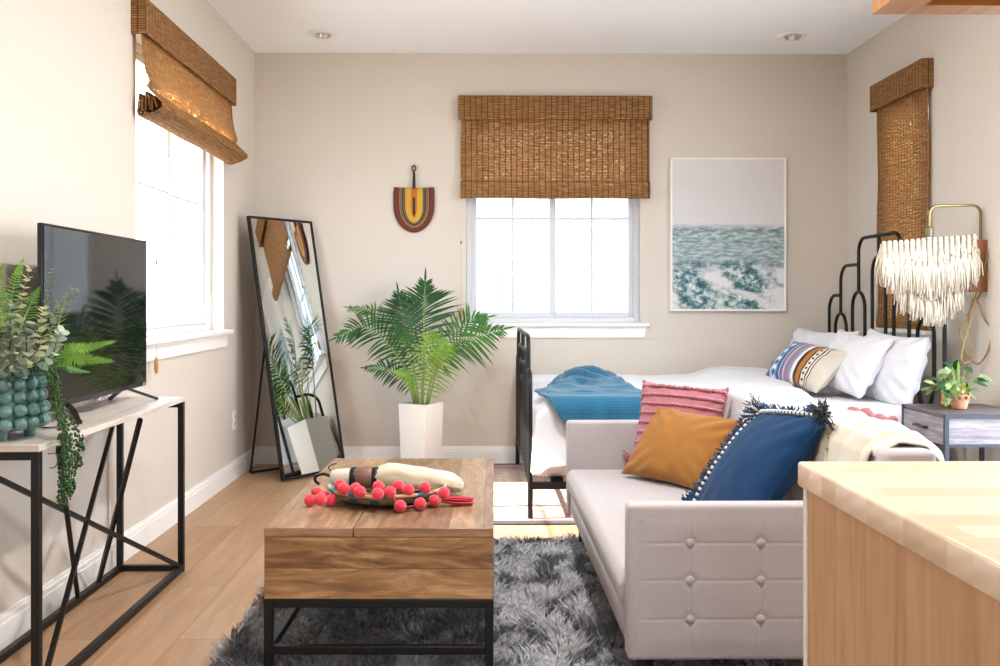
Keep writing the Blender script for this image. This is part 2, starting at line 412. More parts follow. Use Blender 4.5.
# unseen openings added on the camera's side to let in more daylight
t = thing('added_opening_near', 'small opening added behind the camera to brighten the room', 'window', (0, YN, .9), kind='structure')
m = MB()
for x in (W4['x0'], W4['x1'] - .06): m.box(x, x + .06, YN - .1, YN - .04, W4['z0'], W4['z1'])
m.box(W4['x0'], W4['x1'], YN - .1, YN - .04, W4['z1'] - .06, W4['z1']).box(W4['x0'], W4['x1'], YN - .1, YN - .04, W4['z0'], W4['z0'] + .06)
build('window_frame', m, MT['vinyl'], t, smooth=0)
t = thing('added_opening_side', 'framed opening added in the right wall for more light, out of view', 'window', (XR, 2.4, 0), kind='structure')
m = MB()
for y in (W5['y0'], 3.42, W5['y1'] - .06): m.box(XR + .04, XR + .1, y, y + .06, 0, W5['z1'])
m.box(XR + .04, XR + .1, W5['y0'], W5['y1'], W5['z1'] - .06, W5['z1']).box(XR + .04, XR + .1, W5['y0'], W5['y1'], 0, .06)
build('window_frame', m, MT['vinyl'], t, smooth=0)
# ------------------------------------------------------------------ outside
gm = plain('outdoor_paving', '#b9b6b0', .9, var=.1, scale=4)
m = MB().box(-40, 40, -40, 40, -.5, -.4); tag(build('ground', m, gm), 'pale paved ground outside the windows', 'ground', kind='structure')
hm = NT('pale_siding'); w_ = hm.wave(hm.obj(), 2.2, 0, 0, 'Z', prof='SAW')
hm = hm.done(hm.bsdf('#e9e6e2', .8, 0, hm.bump(w_, .4, .02)))
h = thing('neighbor_house', 'pale neighbouring house seen through the far window', 'house', (.6, 11.4, -.4))
build('house_wall', MB().box(-3.0, 6.5, 11.2, 11.5, -.4, 2.9), hm, h, smooth=0)
wf = build('house_window', MB().box(-.32, .78, 11.13, 11.2, .3, 1.55).box(-.3, -.22, 11.1, 11.13, .35, 1.5).box(.68, .76, 11.1, 11.13, .35, 1.5).box(.2, .26, 11.1, 11.13, .35, 1.5), plain('pale_trim', '#d6d6d8', .6), h, smooth=0)
m = MB()
rr = random.Random(3)
for _ in range(260):
    a = rr.uniform(0, 2 * PI); e = rr.uniform(.1, PI / 2); r_ = rr.uniform(.28, .4)
    c = Vector((1.15 + r_ * math.cos(a) * math.cos(e) * 1.1, 10.3 + r_ * math.sin(a) * math.cos(e), -.4 + r_ * math.sin(e) * 2.1))
    d = Vector((rr.uniform(-1, 1), rr.uniform(-1, 1), rr.uniform(-.2, 1))).normalized(); sd = d.orthogonal().normalized() * .035
    m.add([c, c + d * .05 + sd, c + d * .12, c + d * .05 - sd], [(0, 1, 2, 3)])
m.tube([(1.15, 10.3, -.4), (1.15, 10.3, .1)], .03)
tag(build('garden_shrub', m, plain('shrub_green', '#7f9660', .8, var=.2), origin=(1.15, 10.3, -.4)), 'round green shrub outside the right pane of the far window', 'shrub')

# ------------------------------------------------------------------ bamboo shades
def shade(name, label, M4, w, ztop, zval, fab, cordx=None, cordz=None, knob=None, valw=None):
    """local: x along wall, y = distance into the room (positive), z up"""
    t = thing(name, label, 'shade', M4 @ Vector((w / 2, 0, ztop)))
    def put(mb): mb.v = [M4 @ v for v in mb.v]; return mb
    D = .062
    m = MB(); e = .008
    m.grid(lambda u, v: (-e + u * (w + 2 * e), D, ztop + v * (zval - ztop)), 30, 6, lambda u, v: (u * w, v * (ztop - zval)))
    for x in (-e, w + e):
        m.grid(lambda u, v: (x, u * D, ztop + v * (zval - ztop)), 2, 6, lambda u, v: (u * D + .007, v * (ztop - zval)))
    m.grid(lambda u, v: (-e + u * (w + 2 * e), v * D, ztop), 30, 1, lambda u, v: (u * w, v * D))
    build('valance', put(m), MT['bamboo'], t, smooth=0, mods=[SOL(.004)])
    pts = fab; L = [0]
    for a, b in zip(pts, pts[1:]): L.append(L[-1] + math.hypot(b[0] - a[0], b[1] - a[1]))
    m = MB(); nu = 40; vs = []; uv = []
    for k, (d, z) in enumerate(pts):
        for i in range(nu + 1):
            x = .004 + (w - .008) * i / nu
            vs.append((x, d + .0025 * nz(x * 3, z * 5, 1), z + .004 * nz(x * 2.5, 7, k * .1))); uv.append((x, L[k]))
    fs = [(k * (nu + 1) + i, k * (nu + 1) + i + 1, (k + 1) * (nu + 1) + i + 1, (k + 1) * (nu + 1) + i) for k in range(len(pts) - 1) for i in range(nu)]
    m.add(vs, fs, uv)
    build('shade_fabric', put(m), MT['bamboo'], t, smooth=30, mods=[SOL(.0025)])
    build('headrail', put(MB().box(.01, w - .01, .004, .03, ztop - .035, ztop - .006)), MT['trim'], t, smooth=0)
    if cordx is not None:
        for dx in (0, .008):
            c = build('pull_cord', put(MB().tube([(cordx + dx, .035, zval), (cordx + dx * .6, .035, (zval + cordz) / 2), (cordx + .004, .035, cordz)], .0012, 5)), MT['ivory'], t)
        build('cord_joiner', put(MB().lathe([(.001, -.012), (.006, -.008), (.006, .008), (.001, .012)], (cordx + .003, .035, cordz + .42), 10)), MT['knobw'], t)
        build('cord_tassel', put(MB().lathe([(.002, 0), (.008, -.01), (.010, -.045), (.007, -.07), (.001, -.075)], (cordx + .004, .035, cordz), 12)), MT['knobw'], t)
    return t
MT['knobw'] = plain('varnished_wood', '#c08a3e', .4, var=.15)
# left
fabL = [(.03, 2.31), (.04, 2.18), (.046, 2.1), (.056, 2.04), (.07, 2.0), (.072, 1.985), (.062, 1.968), (.082, 1.945), (.110, 1.918), (.128, 1.900), (.131, 1.888), (.124, 1.876), (.118, 1.878), (.112, 1.868), (.104, 1.870), (.096, 1.861), (.088, 1.863), (.08, 1.856), (.07, 1.858), (.06, 1.851), (.04, 1.847), (.026, 1.846), (.022, 1.86), (.03, 1.935), (.04, 1.937), (.046, 1.868), (.056, 1.868), (.058, 1.945), (.068, 1.945), (.074, 1.872), (.084, 1.874), (.084, 1.925), (.092, 1.922), (.102, 1.882)]
SL = Matrix(((0, 1, 0, XL), (1, 0, 0, 4.01), (0, 0, 1, 0), (0, 0, 0, 1)))
shade('bamboo_shade', 'woven bamboo roman shade over the left wall window, stacked at its bottom', SL, 1.47, 2.337, 2.185, fabL, .2, .815)
xa, xb = atY(460, 100, 6.15).x, atY(650.5, 100, 6.15).x
fabB = [(.03, 2.36), (.034, 2.2), (.036, 2.0), (.038, 1.88), (.034, 1.838), (.056, 1.828), (.066, 1.80), (.066, 1.755), (.058, 1.728), (.04, 1.726), (.034, 1.75), (.03, 1.80)]
SB = Matrix(((1, 0, 0, xa), (0, -1, 0, YB), (0, 0, 1, 0), (0, 0, 0, 1)))
shade('bamboo_shade', 'woven bamboo roman shade on the far wall, lowered over the top half of the window', SB, xb - xa, 2.386, 2.237, fabB, .005, 1.02)
fabR = [(.02, 2.33)] + [(.022 + .004 * math.sin(k * .9), 2.33 - k * .1) for k in range(1, 14)] + [(.03, .925), (.022, .905)]
SR = Matrix(((0, -1, 0, XR), (1, 0, 0, 5.02), (0, 0, 1, 0), (0, 0, 0, 1)))
shade('bamboo_shade', 'narrow woven bamboo shade on the right wall, drawn all the way down behind the headboard', SR, .655, 2.347, 2.194, fabR)

# ------------------------------------------------------------------ ceiling fittings
def downlight(px, py, label):
    c = atZ(px, py, ZC); t = thing('recessed_light', label, 'light', c, 'recessed ceiling lights')
    m = MB().lathe([(.05, -.002), (.052, -.009), (.07, -.012), (.088, -.008), (.094, -.001)], c, 36, capb=False); build('trim_ring', m, MT['white'], t)
    Mt = Matrix.Rotation(math.radians(14), 4, 'X')
    m = MB().lathe([(.0515, .0), (.048, -.014), (.036, -.03), (.034, -.03), (.031, -.012)], c, 32, Mt, capb=False); build('gimbal', m, MT['chrome'], t)
    m = MB().lathe([(.001, -.02), (.02, -.021), (.0305, -.014)], c, 24, Mt); build('bulb', m, MT['white'], t)
    return t
d1 = downlight(323, 33.5, 'round recessed ceiling light above the leaning mirror')
d2 = d1.copy(); COL.objects.link(d2); d2.location = atZ(793, 35, ZC); d2['label'] = 'round recessed ceiling light above the bed and the seascape'
for ch in list(d1.children):
    c = ch.copy(); COL.objects.link(c); c.parent = d2
c = atZ(405, 50.5, ZC)
t = thing('ceiling_vent', 'small white rectangular vent in the ceiling by the far wall', 'vent', c)
build('vent_plate', MB().box(c.x - .06, c.x + .06, c.y - .045, c.y + .045, ZC - .008, ZC), MT['trim'], t, mods=[BEV(.002)])
m = MB()
for k in range(6): m.box(c.x - .05, c.x + .05, c.y - .036 + k * .013, c.y - .030 + k * .013, ZC - .011, ZC - .008)
build('louver', m, MT['trim'], t, smooth=0)
for (x, y, lab) in ((.35, 1.6, 'recessed ceiling light added to brighten the room over the near end of the coffee table, out of view'), (.35, 3.45, 'recessed ceiling light added to brighten the room between sofa and television, out of view')):  # added unseen lamps that brighten the floor, tables and lower walls
    dx_ = d1.copy(); COL.objects.link(dx_); dx_.location = (x, y, ZC); dx_['label'] = lab
    for ch in list(d1.children):
        c = ch.copy(); COL.objects.link(c); c.parent = dx_
    l = bpy.data.lights.new('added_fill_lamp', 'AREA'); l.shape = 'DISK'; l.size = .17; l.energy = 26; l.color = (1, .985, .96); l.spread = PI
    lo = bpy.data.objects.new('added_fill_lamp', l); COL.objects.link(lo); lo.location = (x, y, ZC - .035)
# outlet
c = atX(234, 420, XL)
t = thing('wall_outlet', 'white electrical outlet low on the left wall beside the mirror', 'outlet', c)
build('cover_plate', MB().box(XL, XL + .006, c.y - .035, c.y + .035, c.z - .057, c.z + .057), MT['trim'], t, mods=[BEV(.002)])
for dz in (-.02, .02): build('socket', MB().box(XL + .006, XL + .0075, c.y - .012, c.y + .012, c.z + dz - .012, c.z + dz + .012), plain('outlet_grey', '#c9c6c0', .5), t, smooth=0)

# ------------------------------------------------------------------ console table
def washed():
    t = NT('whitewashed_wood'); u = t.uv()
    g = t.noise(t.map(u, (2.5, 30, 1)), 1.5, 5, .6, .4)
    c = t.ramp(g, [(.3, '#b9ada2'), (.6, '#d2c8bf'), (.8, '#ddd5ce')])
    return t.done(t.bsdf(c, .4, 0, t.bump(g, .08, .002), spec=.4))
MT['washed'] = washed()
KX0, KX1, KY0, KY1, KZ = -1.425, -1.159, 2.516, 3.765, .687
t = thing('console_table', 'narrow console table with whitewashed top and crossed black metal frame by the left wall', 'console table', ((KX0 + KX1) / 2, (KY0 + KY1) / 2, 0))
build('tabletop', MB().box(KX0, KX1, KY0, KY1, KZ - .019, KZ).boxuv(1, 'Y'), MT['washed'], t, mods=[BEV(.002)])
q = .022
for x in (KX0 + q / 2 + .002, KX1 - q / 2 - .002):
    for y in (KY0 + q / 2 + .002, KY1 - q / 2 - .002):
        build('leg', MB().box(x - q / 2, x + q / 2, y - q / 2, y + q / 2, 0, KZ - .019), MT['black'], t, mods=[BEV(.0015)])
    build('bottom_rail', MB().box(x - q / 2, x + q / 2, KY0 + q, KY1 - q, .004, .004 + q), MT['black'], t, mods=[BEV(.0015)])
for y in (KY0 + q / 2 + .002, KY1 - q / 2 - .002):
    build('bottom_rail', MB().box(KX0 + q, KX1 - q, y - q / 2, y + q / 2, .004, .004 + q), MT['black'], t, mods=[BEV(.0015)])
    build('top_rail', MB().box(KX0 + q, KX1 - q, y - q / 2, y + q / 2, KZ - .041, KZ - .019), MT['black'], t, mods=[BEV(.0015)])
xb_, xf_ = KX0 + .013, KX1 - .013
for p, e in (((xf_, KY1 - .03, .025), (xb_, KY0 + .03, KZ - .03)), ((xf_, KY0 + .04, .025), (xb_, KY1 - .03, KZ - .03)), ((xb_, 3.54, .02), (xf_, 3.30, KZ - .03)), ((xb_, 3.36, .02), (xf_, 2.66, KZ - .03))):
    build('brace', MB().bar(p, e, .014, .014), MT['black'], t)
# cable clip and cable at the front edge
cl = MB().tube(spline([(KX1 + .004, 2.56, KZ - .03), (KX1 + .006, 2.60, KZ - .036), (KX1 + .006, 2.615, KZ - .055), (KX1 + .005, 2.6, KZ - .072), (KX1 + .004, 2.57, KZ - .07)], 5), .0022, 6)
build('cable_hook', cl, MT['chrome'], t)
# ------------------------------------------------------------------ television
def screen_mat():
    t = NT('tv_screen'); return t.done(t.bsdf('#0a0a0c', .04, 0, None, spec=.4))
MT['screen'] = screen_mat()
TX, TY0, TY1, TZ0, TZ1 = -1.30, 2.84, 3.73, .735, 1.30
t = thing('television', 'black flat television standing on the console table', 'television', (TX, (TY0 + TY1) / 2, KZ))
build('housing', MB().rbox(TX - .016, TX, TY0, TY1, TZ0, TZ1, .004, 2).rbox(TX - .062, TX - .015, TY0 + .15, TY1 - .15, TZ0 + .05, TZ0 + .36, .012, 2), MT['blackp'], t)
build('screen', MB().box(TX, TX + .002, TY0 + .009, TY1 - .009, TZ0 + .018, TZ1 - .009), MT['screen'], t, smooth=0)
build('logo_badge', MB().box(TX + .0005, TX + .003, TY1 - .05, TY1 - .018, TZ0 + .003, TZ0 + .014), MT['chrome'], t, smooth=0)
build('sensor_bar', MB().rbox(TX - .012, TX + .006, 3.25, 3.30, TZ0 - .012, TZ0 + .002, .003, 2), MT['chrome'], t)
for y in (TY0 + .19, TY1 - .2):
    s_ = 1 if y > 3.2 else -1
    m = MB().bar((TX - .015, y, TZ0 + .01), (TX + .075, y + s_ * .10, KZ + .005), .013, .010).bar((TX - .015, y, TZ0 + .01), (TX - .105, y + s_ * .10, KZ + .005), .013, .010)
    build('leg', m, MT['blackp'], t)
m = MB().tube(spline([(TX - .02, 3.02, TZ0 + .03), (TX + .0, 3.06, TZ0 - .01), (TX + .035, 3.02, KZ + .006), (TX + .06, 2.93, KZ + .005), (TX + .03, 2.82, KZ + .005), (TX - .03, 2.86, KZ + .006), (TX - .08, 3.0, KZ + .005)], 8), .003, 6)
build('power_cable', m, MT['blackp'], t)
# ------------------------------------------------------------------ plants
def leafmat(name, c1, c2, rough=.45, trans=.25, scale=12):
    t = NT(name); n = t.noise(t.obj(), scale, 3); c = t.mix(c1, c2, t.ramp(n, [(.35, 0.), (.65, 1.)]))
    return t.done(addsh(t, t.bsdf(c, rough, spec=.4), translucent(t, c), trans))
LF = dict(dark=leafmat('palm_dark', '#1f4424', '#31602f'), mid=leafmat('palm_mid', '#35652c', '#4d8238'), light=leafmat('palm_light', '#6d9a3a', '#8fb44b'),
          fern=leafmat('fern_green', '#5d8f35', '#80ad45'), ferndark=leafmat('fern_dark', '#3d6f2c', '#578a39'), euc=leafmat('eucalyptus', '#84957f', '#b3bfab', .6, .15), euc2=leafmat('eucalyptus_pale', '#cfd6a5', '#e2e2bf', .6, .2),
          pearl=leafmat('trailing_green', '#264a22', '#3f6d34', .4, .1, 40), stem=plain('stem_green', '#86a24a', .5), stemd=plain('stem_brown', '#5f5a3e', .6), var=leafmat('variegated', '#34502a', '#959f6c', .45, .2, 45))
def leaflet(m, p, d, L, w, nrm, droop=.15, n=3):
    sd = d.cross(nrm); sd = sd.normalized() * w if sd.length > 1e-6 else Vector((w, 0, 0))
    pf = (.45, 1, .8, .0) if n == 3 else (.5, 1, 0)
    vs = []; fs = []
    for k in range(n + 1):
        s = k / n; c = p + d * (L * s) + Vector((0, 0, -droop * L * s * s)); ww = pf[k]
        if ww: vs += [c - sd * ww, c + sd * ww]
        else: vs.append(c)
    for k in range(n - 1): fs.append((2 * k, 2 * k + 1, 2 * k + 3, 2 * k + 2))
    fs.append((2 * n - 2, 2 * n - 1, 2 * n)); m.add(vs, fs)
def frond(parent, name, pts, L, mat, nrm, n=34, start=.22, w=.010, stemr=.004, droop=.15, a0=30, a1=70, prof=None, seed=0, jit=.1, stemmat=None):
    rr = random.Random(seed); C = spline(pts, 14); m = MB(); N = len(C)
    m.tube(C, [stemr * (1 - .75 * i / (N - 1)) for i in range(N)], 6)
    nst = len(m.f)
    prof = prof or (lambda s: (.55 + .45 * math.sin(PI * min(1, s * 1.25))) * (1 - .55 * max(0, s - .55) / .45))
    if 'palm' in mat.name: n = int(n * .74); w *= .62; L *= .94; droop *= 1.9; a0 = a0 * .6; a1 = 48
    elif 'fern' in mat.name: n = int(n * .72); w *= .56
    for k in range(n):
        s = k / (n - 1); g = start + (1 - start) * s; x = g * (N - 1); i = min(N - 2, int(x)); fr = x - i
        p = C[i].lerp(C[i + 1], fr); t = (C[min(N - 1, i + 1)] - C[max(0, i - 1)]).normalized()
        side = Vector(nrm).cross(t).normalized(); fn = t.cross(side).normalized()
        for sg in (-1, 1):
            a = math.radians(a0 + (a1 - a0) * s + rr.uniform(-6, 6))
            d = (side * sg * math.cos(a) + t * math.sin(a) - fn * .0 + fn * rr.uniform(-.05, .28)).normalized()
            leaflet(m, p, d, L * prof(s) * rr.uniform(1 - jit, 1 + jit), w, fn, droop)
        if k == n - 1: leaflet(m, p, t, L * .45, w, fn, 0)
    for i in range(nst, len(m.f)): m.mi[i] = 1
    return build(name, m, [stemmat or LF['stem'], mat], parent, smooth=60)
# palm
PC = atY(421, 404, 5.9); PC.z = 0
t = thing('potted_palm', 'large palm in a tall white square pot beside the leaning mirror', 'potted plant', PC)
hp = .428; Mp = Matrix.Translation(PC) @ Matrix.Rotation(math.radians(-32), 4, 'Z')
s0, s1, wl = .088, .100, .009
def sq(s, z): return [Mp @ Vector(v) for v in ((-s, -s, z), (s, -s, z), (s, s, z), (-s, s, z))]
V = sq(s0, 0) + sq(s1, hp) + sq(s1 - wl, hp) + sq(s1 - wl, hp - .03)
Fc = [(3, 2, 1, 0)] + [(a + i, a + (i + 1) % 4, a + 4 + (i + 1) % 4, a + 4 + i) for a in (0, 4, 8) for i in range(4)]
build('pot', MB().add(V, Fc), MT['white'], t, smooth=0, mods=[BEV(.003)])
build('soil', MB().add(sq(s1 - wl, hp - .028), [(0, 1, 2, 3)]), plain('moss_soil', '#3b3a22', .95, scale=80), t, smooth=0)
def P(px, py, dY=0): return atY(px, py, 5.9 + dY)
base = lambda dx, dy=0: P(421 + dx, 410, dy)
FC = (0.1, -1, .15)
frond(t, 'frond', [base(2), P(424, 350, .02), P(424, 310, .06), P(425, 284, .05)], .27, LF['dark'], FC, 40, .32, .0115, .006, .06, 18, 66, seed=1)
frond(t, 'frond', [base(-3, .05), P(412, 350, .12), P(403, 318, .15), P(399, 296, .16)], .24, LF['dark'], (.3, -1, .1), 34, .35, .011, .005, .05, 20, 66, seed=2)
frond(t, 'frond', [base(5), P(434, 372, -.05), P(452, 346, -.1), P(476, 336, -.12), P(500, 330, -.1)], .25, LF['mid'], (-.25, -.9, .5), 36, .3, .0115, .005, .10, 24, 62, seed=3)
frond(t, 'frond', [base(6, .03), P(438, 366, .04), P(452, 338, .1), P(470, 322, .14), P(484, 318, .14)], .22, LF['mid'], (-.35, -.8, .6), 30, .32, .011, .005, .08, 24, 62, seed=4)
frond(t, 'frond', [base(-4), P(408, 376, -.08), P(388, 344, -.14), P(364, 327, -.18), P(340, 336, -.2)], .23, LF['dark'], (.3, -.75, .7), 36, .3, .011, .005, .12, 26, 62, seed=5)
frond(t, 'frond', [base(-3, .04), P(408, 370, .05), P(392, 330, .1), P(374, 312, .14), P(352, 308, .16)], .17, LF['mid'], (.2, -.6, .8), 32, .34, .010, .004, .14, 26, 62, seed=6)
frond(t, 'frond', [base(-4, -.03), P(412, 392, -.1), P(398, 376, -.16), P(384, 369, -.2), P(368, 368, -.2)], .13, LF['dark'], (.2, -.8, .6), 26, .3, .009, .004, .1, 30, 62, seed=7)
frond(t, 'frond', [base(2, -.02), P(424, 380, -.1), P(428, 358, -.18), P(436, 340, -.2), P(443, 342, -.22)], .17, LF['light'], (.15, -1, .25), 34, .25, .0115, .005, .16, 18, 58, seed=8)
frond(t, 'frond', [base(4, -.02), P(430, 385, -.06), P(440, 366, -.1), P(446, 352, -.1), P(454, 346, -.1)], .15, LF['light'], (0, -1, .2), 28, .15, .010, .004, .18, 14, 50, seed=9)
frond(t, 'frond', [base(-1, -.04), P(416, 388, -.14), P(408, 376, -.2), P(396, 372, -.22)], .10, LF['light'], (0, -.7, .8), 22, .3, .010, .005, .1, 25, 60, seed=10)
frond(t, 'frond', [base(0, -.03), P(414, 372, -.06), P(404, 345, -.06), P(398, 330, -.06)], .15, LF['mid'], (.1, -1, .2), 28, .3, .010, .004, .08, 20, 62, seed=11)
for k, (dx, dy) in enumerate(((-6, .02), (7, .0), (1, -.03), (-9, .0))):
    build('stem', MB().tube(spline([base(dx * .6, dy), P(421 + dx, 395, dy), P(421 + dx * 1.6, 375, dy * 1.5)], 6), [.006] * 12 + [.003]), LF['stem'], t)
# planter on the console
c = Vector((-1.332, 2.655, KZ)); t = thing('potted_fern_arrangement', 'teal bubble-textured planter of ferns and eucalyptus on the console table', 'potted plant', c)
def glaze():
    t_ = NT('teal_glaze'); n = t_.noise(t_.obj(), 45, 4); cc = t_.ramp(n, [(.3, '#44706c'), (.6, '#638d87'), (.8, '#8db0a6')])
    return t_.done(t_.bsdf(cc, .14, 0, None, spec=.6, coat=.5))
MT['glaze'] = glaze()
m = MB(); Rb = .104; zb, zt = .025, .208
m.lathe([(.02, zb), (Rb - .012, zb), (Rb, zb + .012), (Rb, zt - .006), (Rb - .004, zt), (Rb - .012, zt), (Rb - .014, zt - .02), (.01, zt - .03)], c, 40)
nc = 18
for j in range(5):
    zz = zb + .021 + j * .0358
    for k in range(nc):
        a = 2 * PI * (k + .15) / nc; rx = Rb + (.006 if j < 2 else 0)
        m.sphere(c + Vector((rx * math.cos(a), rx * math.sin(a), zz)), .0195, 12, 8)
build('planter', m, MT['glaze'], t, smooth=180)
for a in (-60, 30, 120, 210):
    a = math.radians(a); build('foot', MB().lathe([(.013, 0), (.016, .004), (.017, .03)], c + Vector((.075 * math.cos(a), .075 * math.sin(a), 0)), 16), MT['glaze'], t)
build('soil', MB().lathe([(.001, zt - .022), (Rb - .012, zt - .022)], c, 24, capb=False), plain('dark_moss', '#2c3120', .95), t)
def Q(px, py, Y): return atY(px, py, Y)
top = lambda dx, dy: c + Vector((dx, dy, zt - .025))
fern_pr = lambda s: (.45 + .55 * math.sin(PI * min(1, .2 + s * .8))) * (1 - .5 * s)
def fern(pts, L, mat, nrm, sd, n=36, w=.0042): frond(t, 'fern_frond', pts, L, LF[mat], nrm, n, .18, w, .0022, .1, 8, 35, fern_pr, sd, .12)
fern([top(.06, 0), Q(60, 352, 2.62), Q(84, 348, 2.64), Q(112, 342, 2.66)], .032, 'fern', (.1, -.9, .5), 21, 60, .0034)
fern([top(.06, -.03), Q(58, 358, 2.56), Q(82, 359, 2.55), Q(110, 361, 2.55)], .034, 'fern', (.1, -.9, .5), 22, 60, .0034)
fern([top(.05, .03), Q(52, 340, 2.64), Q(62, 310, 2.70), Q(66, 298, 2.74)], .038, 'fern', (-.3, -.9, .2), 23, 30)
fern([top(-.02, 0), Q(6, 330, 2.66), Q(14, 285, 2.68), Q(22, 262, 2.70)], .035, 'fern', (.5, -.8, .1), 24, 40)
fern([top(-.03, 0), Q(0, 320, 2.62), Q(-4, 290, 2.60), Q(2, 268, 2.58)], .038, 'fern', (.2, -.9, .1), 25, 44, .0042)
fern([top(-.05, -.02), Q(-12, 330, 2.58), Q(-6, 300, 2.54), Q(10, 296, 2.50)], .04, 'ferndark', (.2, -.9, .3), 26, 44, .0042)
fern([top(.0, .03), Q(20, 330, 2.70), Q(30, 305, 2.74), Q(38, 290, 2.78)], .04, 'ferndark', (.2, -.9, .1), 27, 30)
fern([top(.06, .03), Q(62, 366, 2.68), Q(74, 370, 2.70), Q(88, 372, 2.72)], .018, 'ferndark', (0, -.9, .5), 28, 40, .003)
fern([top(-.04, -.05), Q(-6, 345, 2.54), Q(-2, 325, 2.48), Q(6, 315, 2.44)], .036, 'fern', (.2, -.9, .3), 29, 44, .0042)
def euc(pts, mat, r0, r1, sd, n=15):
    rr = random.Random(sd); C = spline(pts, 10); N = len(C); m = MB().tube(C, [.0024 * (1 - .6 * i / N) for i in range(N)], 5); ns = len(m.f)
    for k in range(n):
        s = .12 + .88 * k / (n - 1); i = min(N - 2, int(s * (N - 1))); p = C[i]; tg = (C[i + 1] - C[i]).normalized()
        o = tg.orthogonal().normalized(); o.rotate(Matrix.Rotation(k * PI / 2 + rr.uniform(-.4, .4), 3, tg))
        rad = r0 + (r1 - r0) * s
        for sg in (-1, 1):
            d = (o * sg + tg * .45).normalized(); nn = (tg - d * tg.dot(d)).normalized(); b = d.cross(nn)
            ring = [p + d * (rad * (1.0 - math.cos(2 * PI * q / 8))) + b * (rad * .85 * math.sin(2 * PI * q / 8)) + nn * (.25 * rad * abs(math.sin(2 * PI * q / 8))) for q in range(8)]
            m.add(ring, [tuple(range(8))])
    for i in range(ns, len(m.f)): m.mi[i] = 1
    build('eucalyptus_stem', m, [LF['stemd'], LF[mat]], t, smooth=60)
euc([top(-.01, -.05), Q(16, 345, 2.56), Q(22, 300, 2.58), Q(30, 265, 2.60)], 'euc2', .016, .008, 41, 17)
euc([top(-.03, -.06), Q(8, 350, 2.52), Q(10, 325, 2.50), Q(14, 302, 2.50)], 'euc', .019, .012, 42, 13)
euc([top(.04, -.06), Q(36, 352, 2.54), Q(41, 325, 2.55), Q(44, 308, 2.56)], 'euc2', .017, .010, 43, 14)
euc([top(.04, -.05), Q(44, 345, 2.56), Q(56, 312, 2.60), Q(66, 300, 2.62), Q(76, 290, 2.64)], 'euc', .014, .008, 44, 16)
euc([top(.03, -.02), Q(42, 320, 2.62), Q(48, 290, 2.66), Q(52, 268, 2.68)], 'euc', .008, .005, 45, 14)
euc([top(-.07, -.05), Q(-4, 356, 2.52), Q(-2, 340, 2.50), Q(2, 328, 2.5)], 'euc', .019, .014, 46, 10)
euc([top(.02, -.07), Q(24, 356, 2.52), Q(26, 340, 2.5), Q(30, 325, 2.5)], 'euc', .019, .014, 47, 10)
euc([top(.06, -.04), Q(50, 356, 2.54), Q(56, 342, 2.53), Q(62, 332, 2.52)], 'euc', .018, .012, 48, 10)
def pearls(pts, sd, rb=.0044, step=.005):
    rr = random.Random(sd); C = spline(pts, 16); m = MB().tube(C, .0016, 5); ns = len(m.f)
    Ln = 0
    for i in range(len(C) - 1):
        k = max(1, int((C[i + 1] - C[i]).length / step))
        for q in range(k):
            p = C[i].lerp(C[i + 1], q / k)
            for _ in range(2):
                a = rr.uniform(0, 2 * PI); o = Vector((math.cos(a), math.sin(a), rr.uniform(-.5, .3))) * rr.uniform(.006, .0125)
                m.sphere(p + o, rb * rr.uniform(.7, 1.1), 6, 4)
    for i in range(ns, len(m.f)): m.mi[i] = 1
    build('trailing_strand', m, [LF['stemd'], LF['pearl']], t, smooth=180)
X1 = KX1 + .022
pearls([top(.08, -.04), Q(52, 360, 2.60), Q(58, 392, 2.62), Q(63, 425, 2.60), (X1, 2.60, .64), (X1 + .004, 2.62, .56), (X1, 2.625, .52)], 51)
pearls([top(.07, -.02), Q(48, 366, 2.62), Q(55, 400, 2.63), Q(66, 430, 2.63), (X1 + .004, 2.66, .62), (X1 + .006, 2.645, .57), (X1 + .002, 2.65, .53)], 52)
pearls([top(.08, -.0), Q(46, 360, 2.66), Q(52, 385, 2.66), Q(60, 420, 2.65), (X1 + .002, 2.63, .65), (X1 + .001, 2.625, .60), (X1 - .002, 2.62, .545)], 53)
pearls([top(.07, .02), Q(50, 350, 2.70), Q(54, 380, 2.70), Q(60, 405, 2.69), (X1 + .01, 2.69, .69), (X1 + .008, 2.69, .64), (X1 + .008, 2.685, .60)], 54)
pearls([top(.08, -.03), Q(49, 372, 2.58), Q(57, 410, 2.585), Q(64, 440, 2.58), (X1 + .002, 2.60, .60), (X1, 2.60, .54), (X1, 2.605, .50)], 55)
# ------------------------------------------------------------------ leaning mirror
BL = Vector((-1.138, 5.545, .0)); ux = Vector((.58, .815, 0)).normalized(); bk = Vector((-ux.y, ux.x, 0)); hv = (bk * .300 + Vector((0, 0, 1.562))); H = hv.length; vz = hv.normalized(); nb = ux.cross(vz)
if nb.dot(bk) > 0: nb = -nb     # nb: towards the viewer
Wm = .525; fw = .014
def mp(u, v, d): return BL + Vector((0, 0, .012)) + ux * u + vz * v + nb * d
t = thing('leaning_mirror', 'tall black-framed mirror leaning in the corner by the palm', 'mirror', BL)
def mbox(u0, u1, v0, v1, d0, d1): return [mp(u, v, d) for d in (d0, d1) for v in (v0, v1) for u in (u0, u1)], [(0, 2, 3, 1), (4, 5, 7, 6), (0, 1, 5, 4), (2, 6, 7, 3), (0, 4, 6, 2), (1, 3, 7, 5)]
m = MB()
for a in ((0, fw, 0, H), (Wm - fw, Wm, 0, H), (fw, Wm - fw, 0, fw), (fw, Wm - fw, H - fw, H)): m.add(*mbox(*a, -.024, 0))
build('frame', m, MT['black'], t, mods=[BEV(.002)])
build('backing', MB().add(*mbox(fw, Wm - fw, fw, H - fw, -.016, -.008)), MT['blackp'], t, smooth=0)
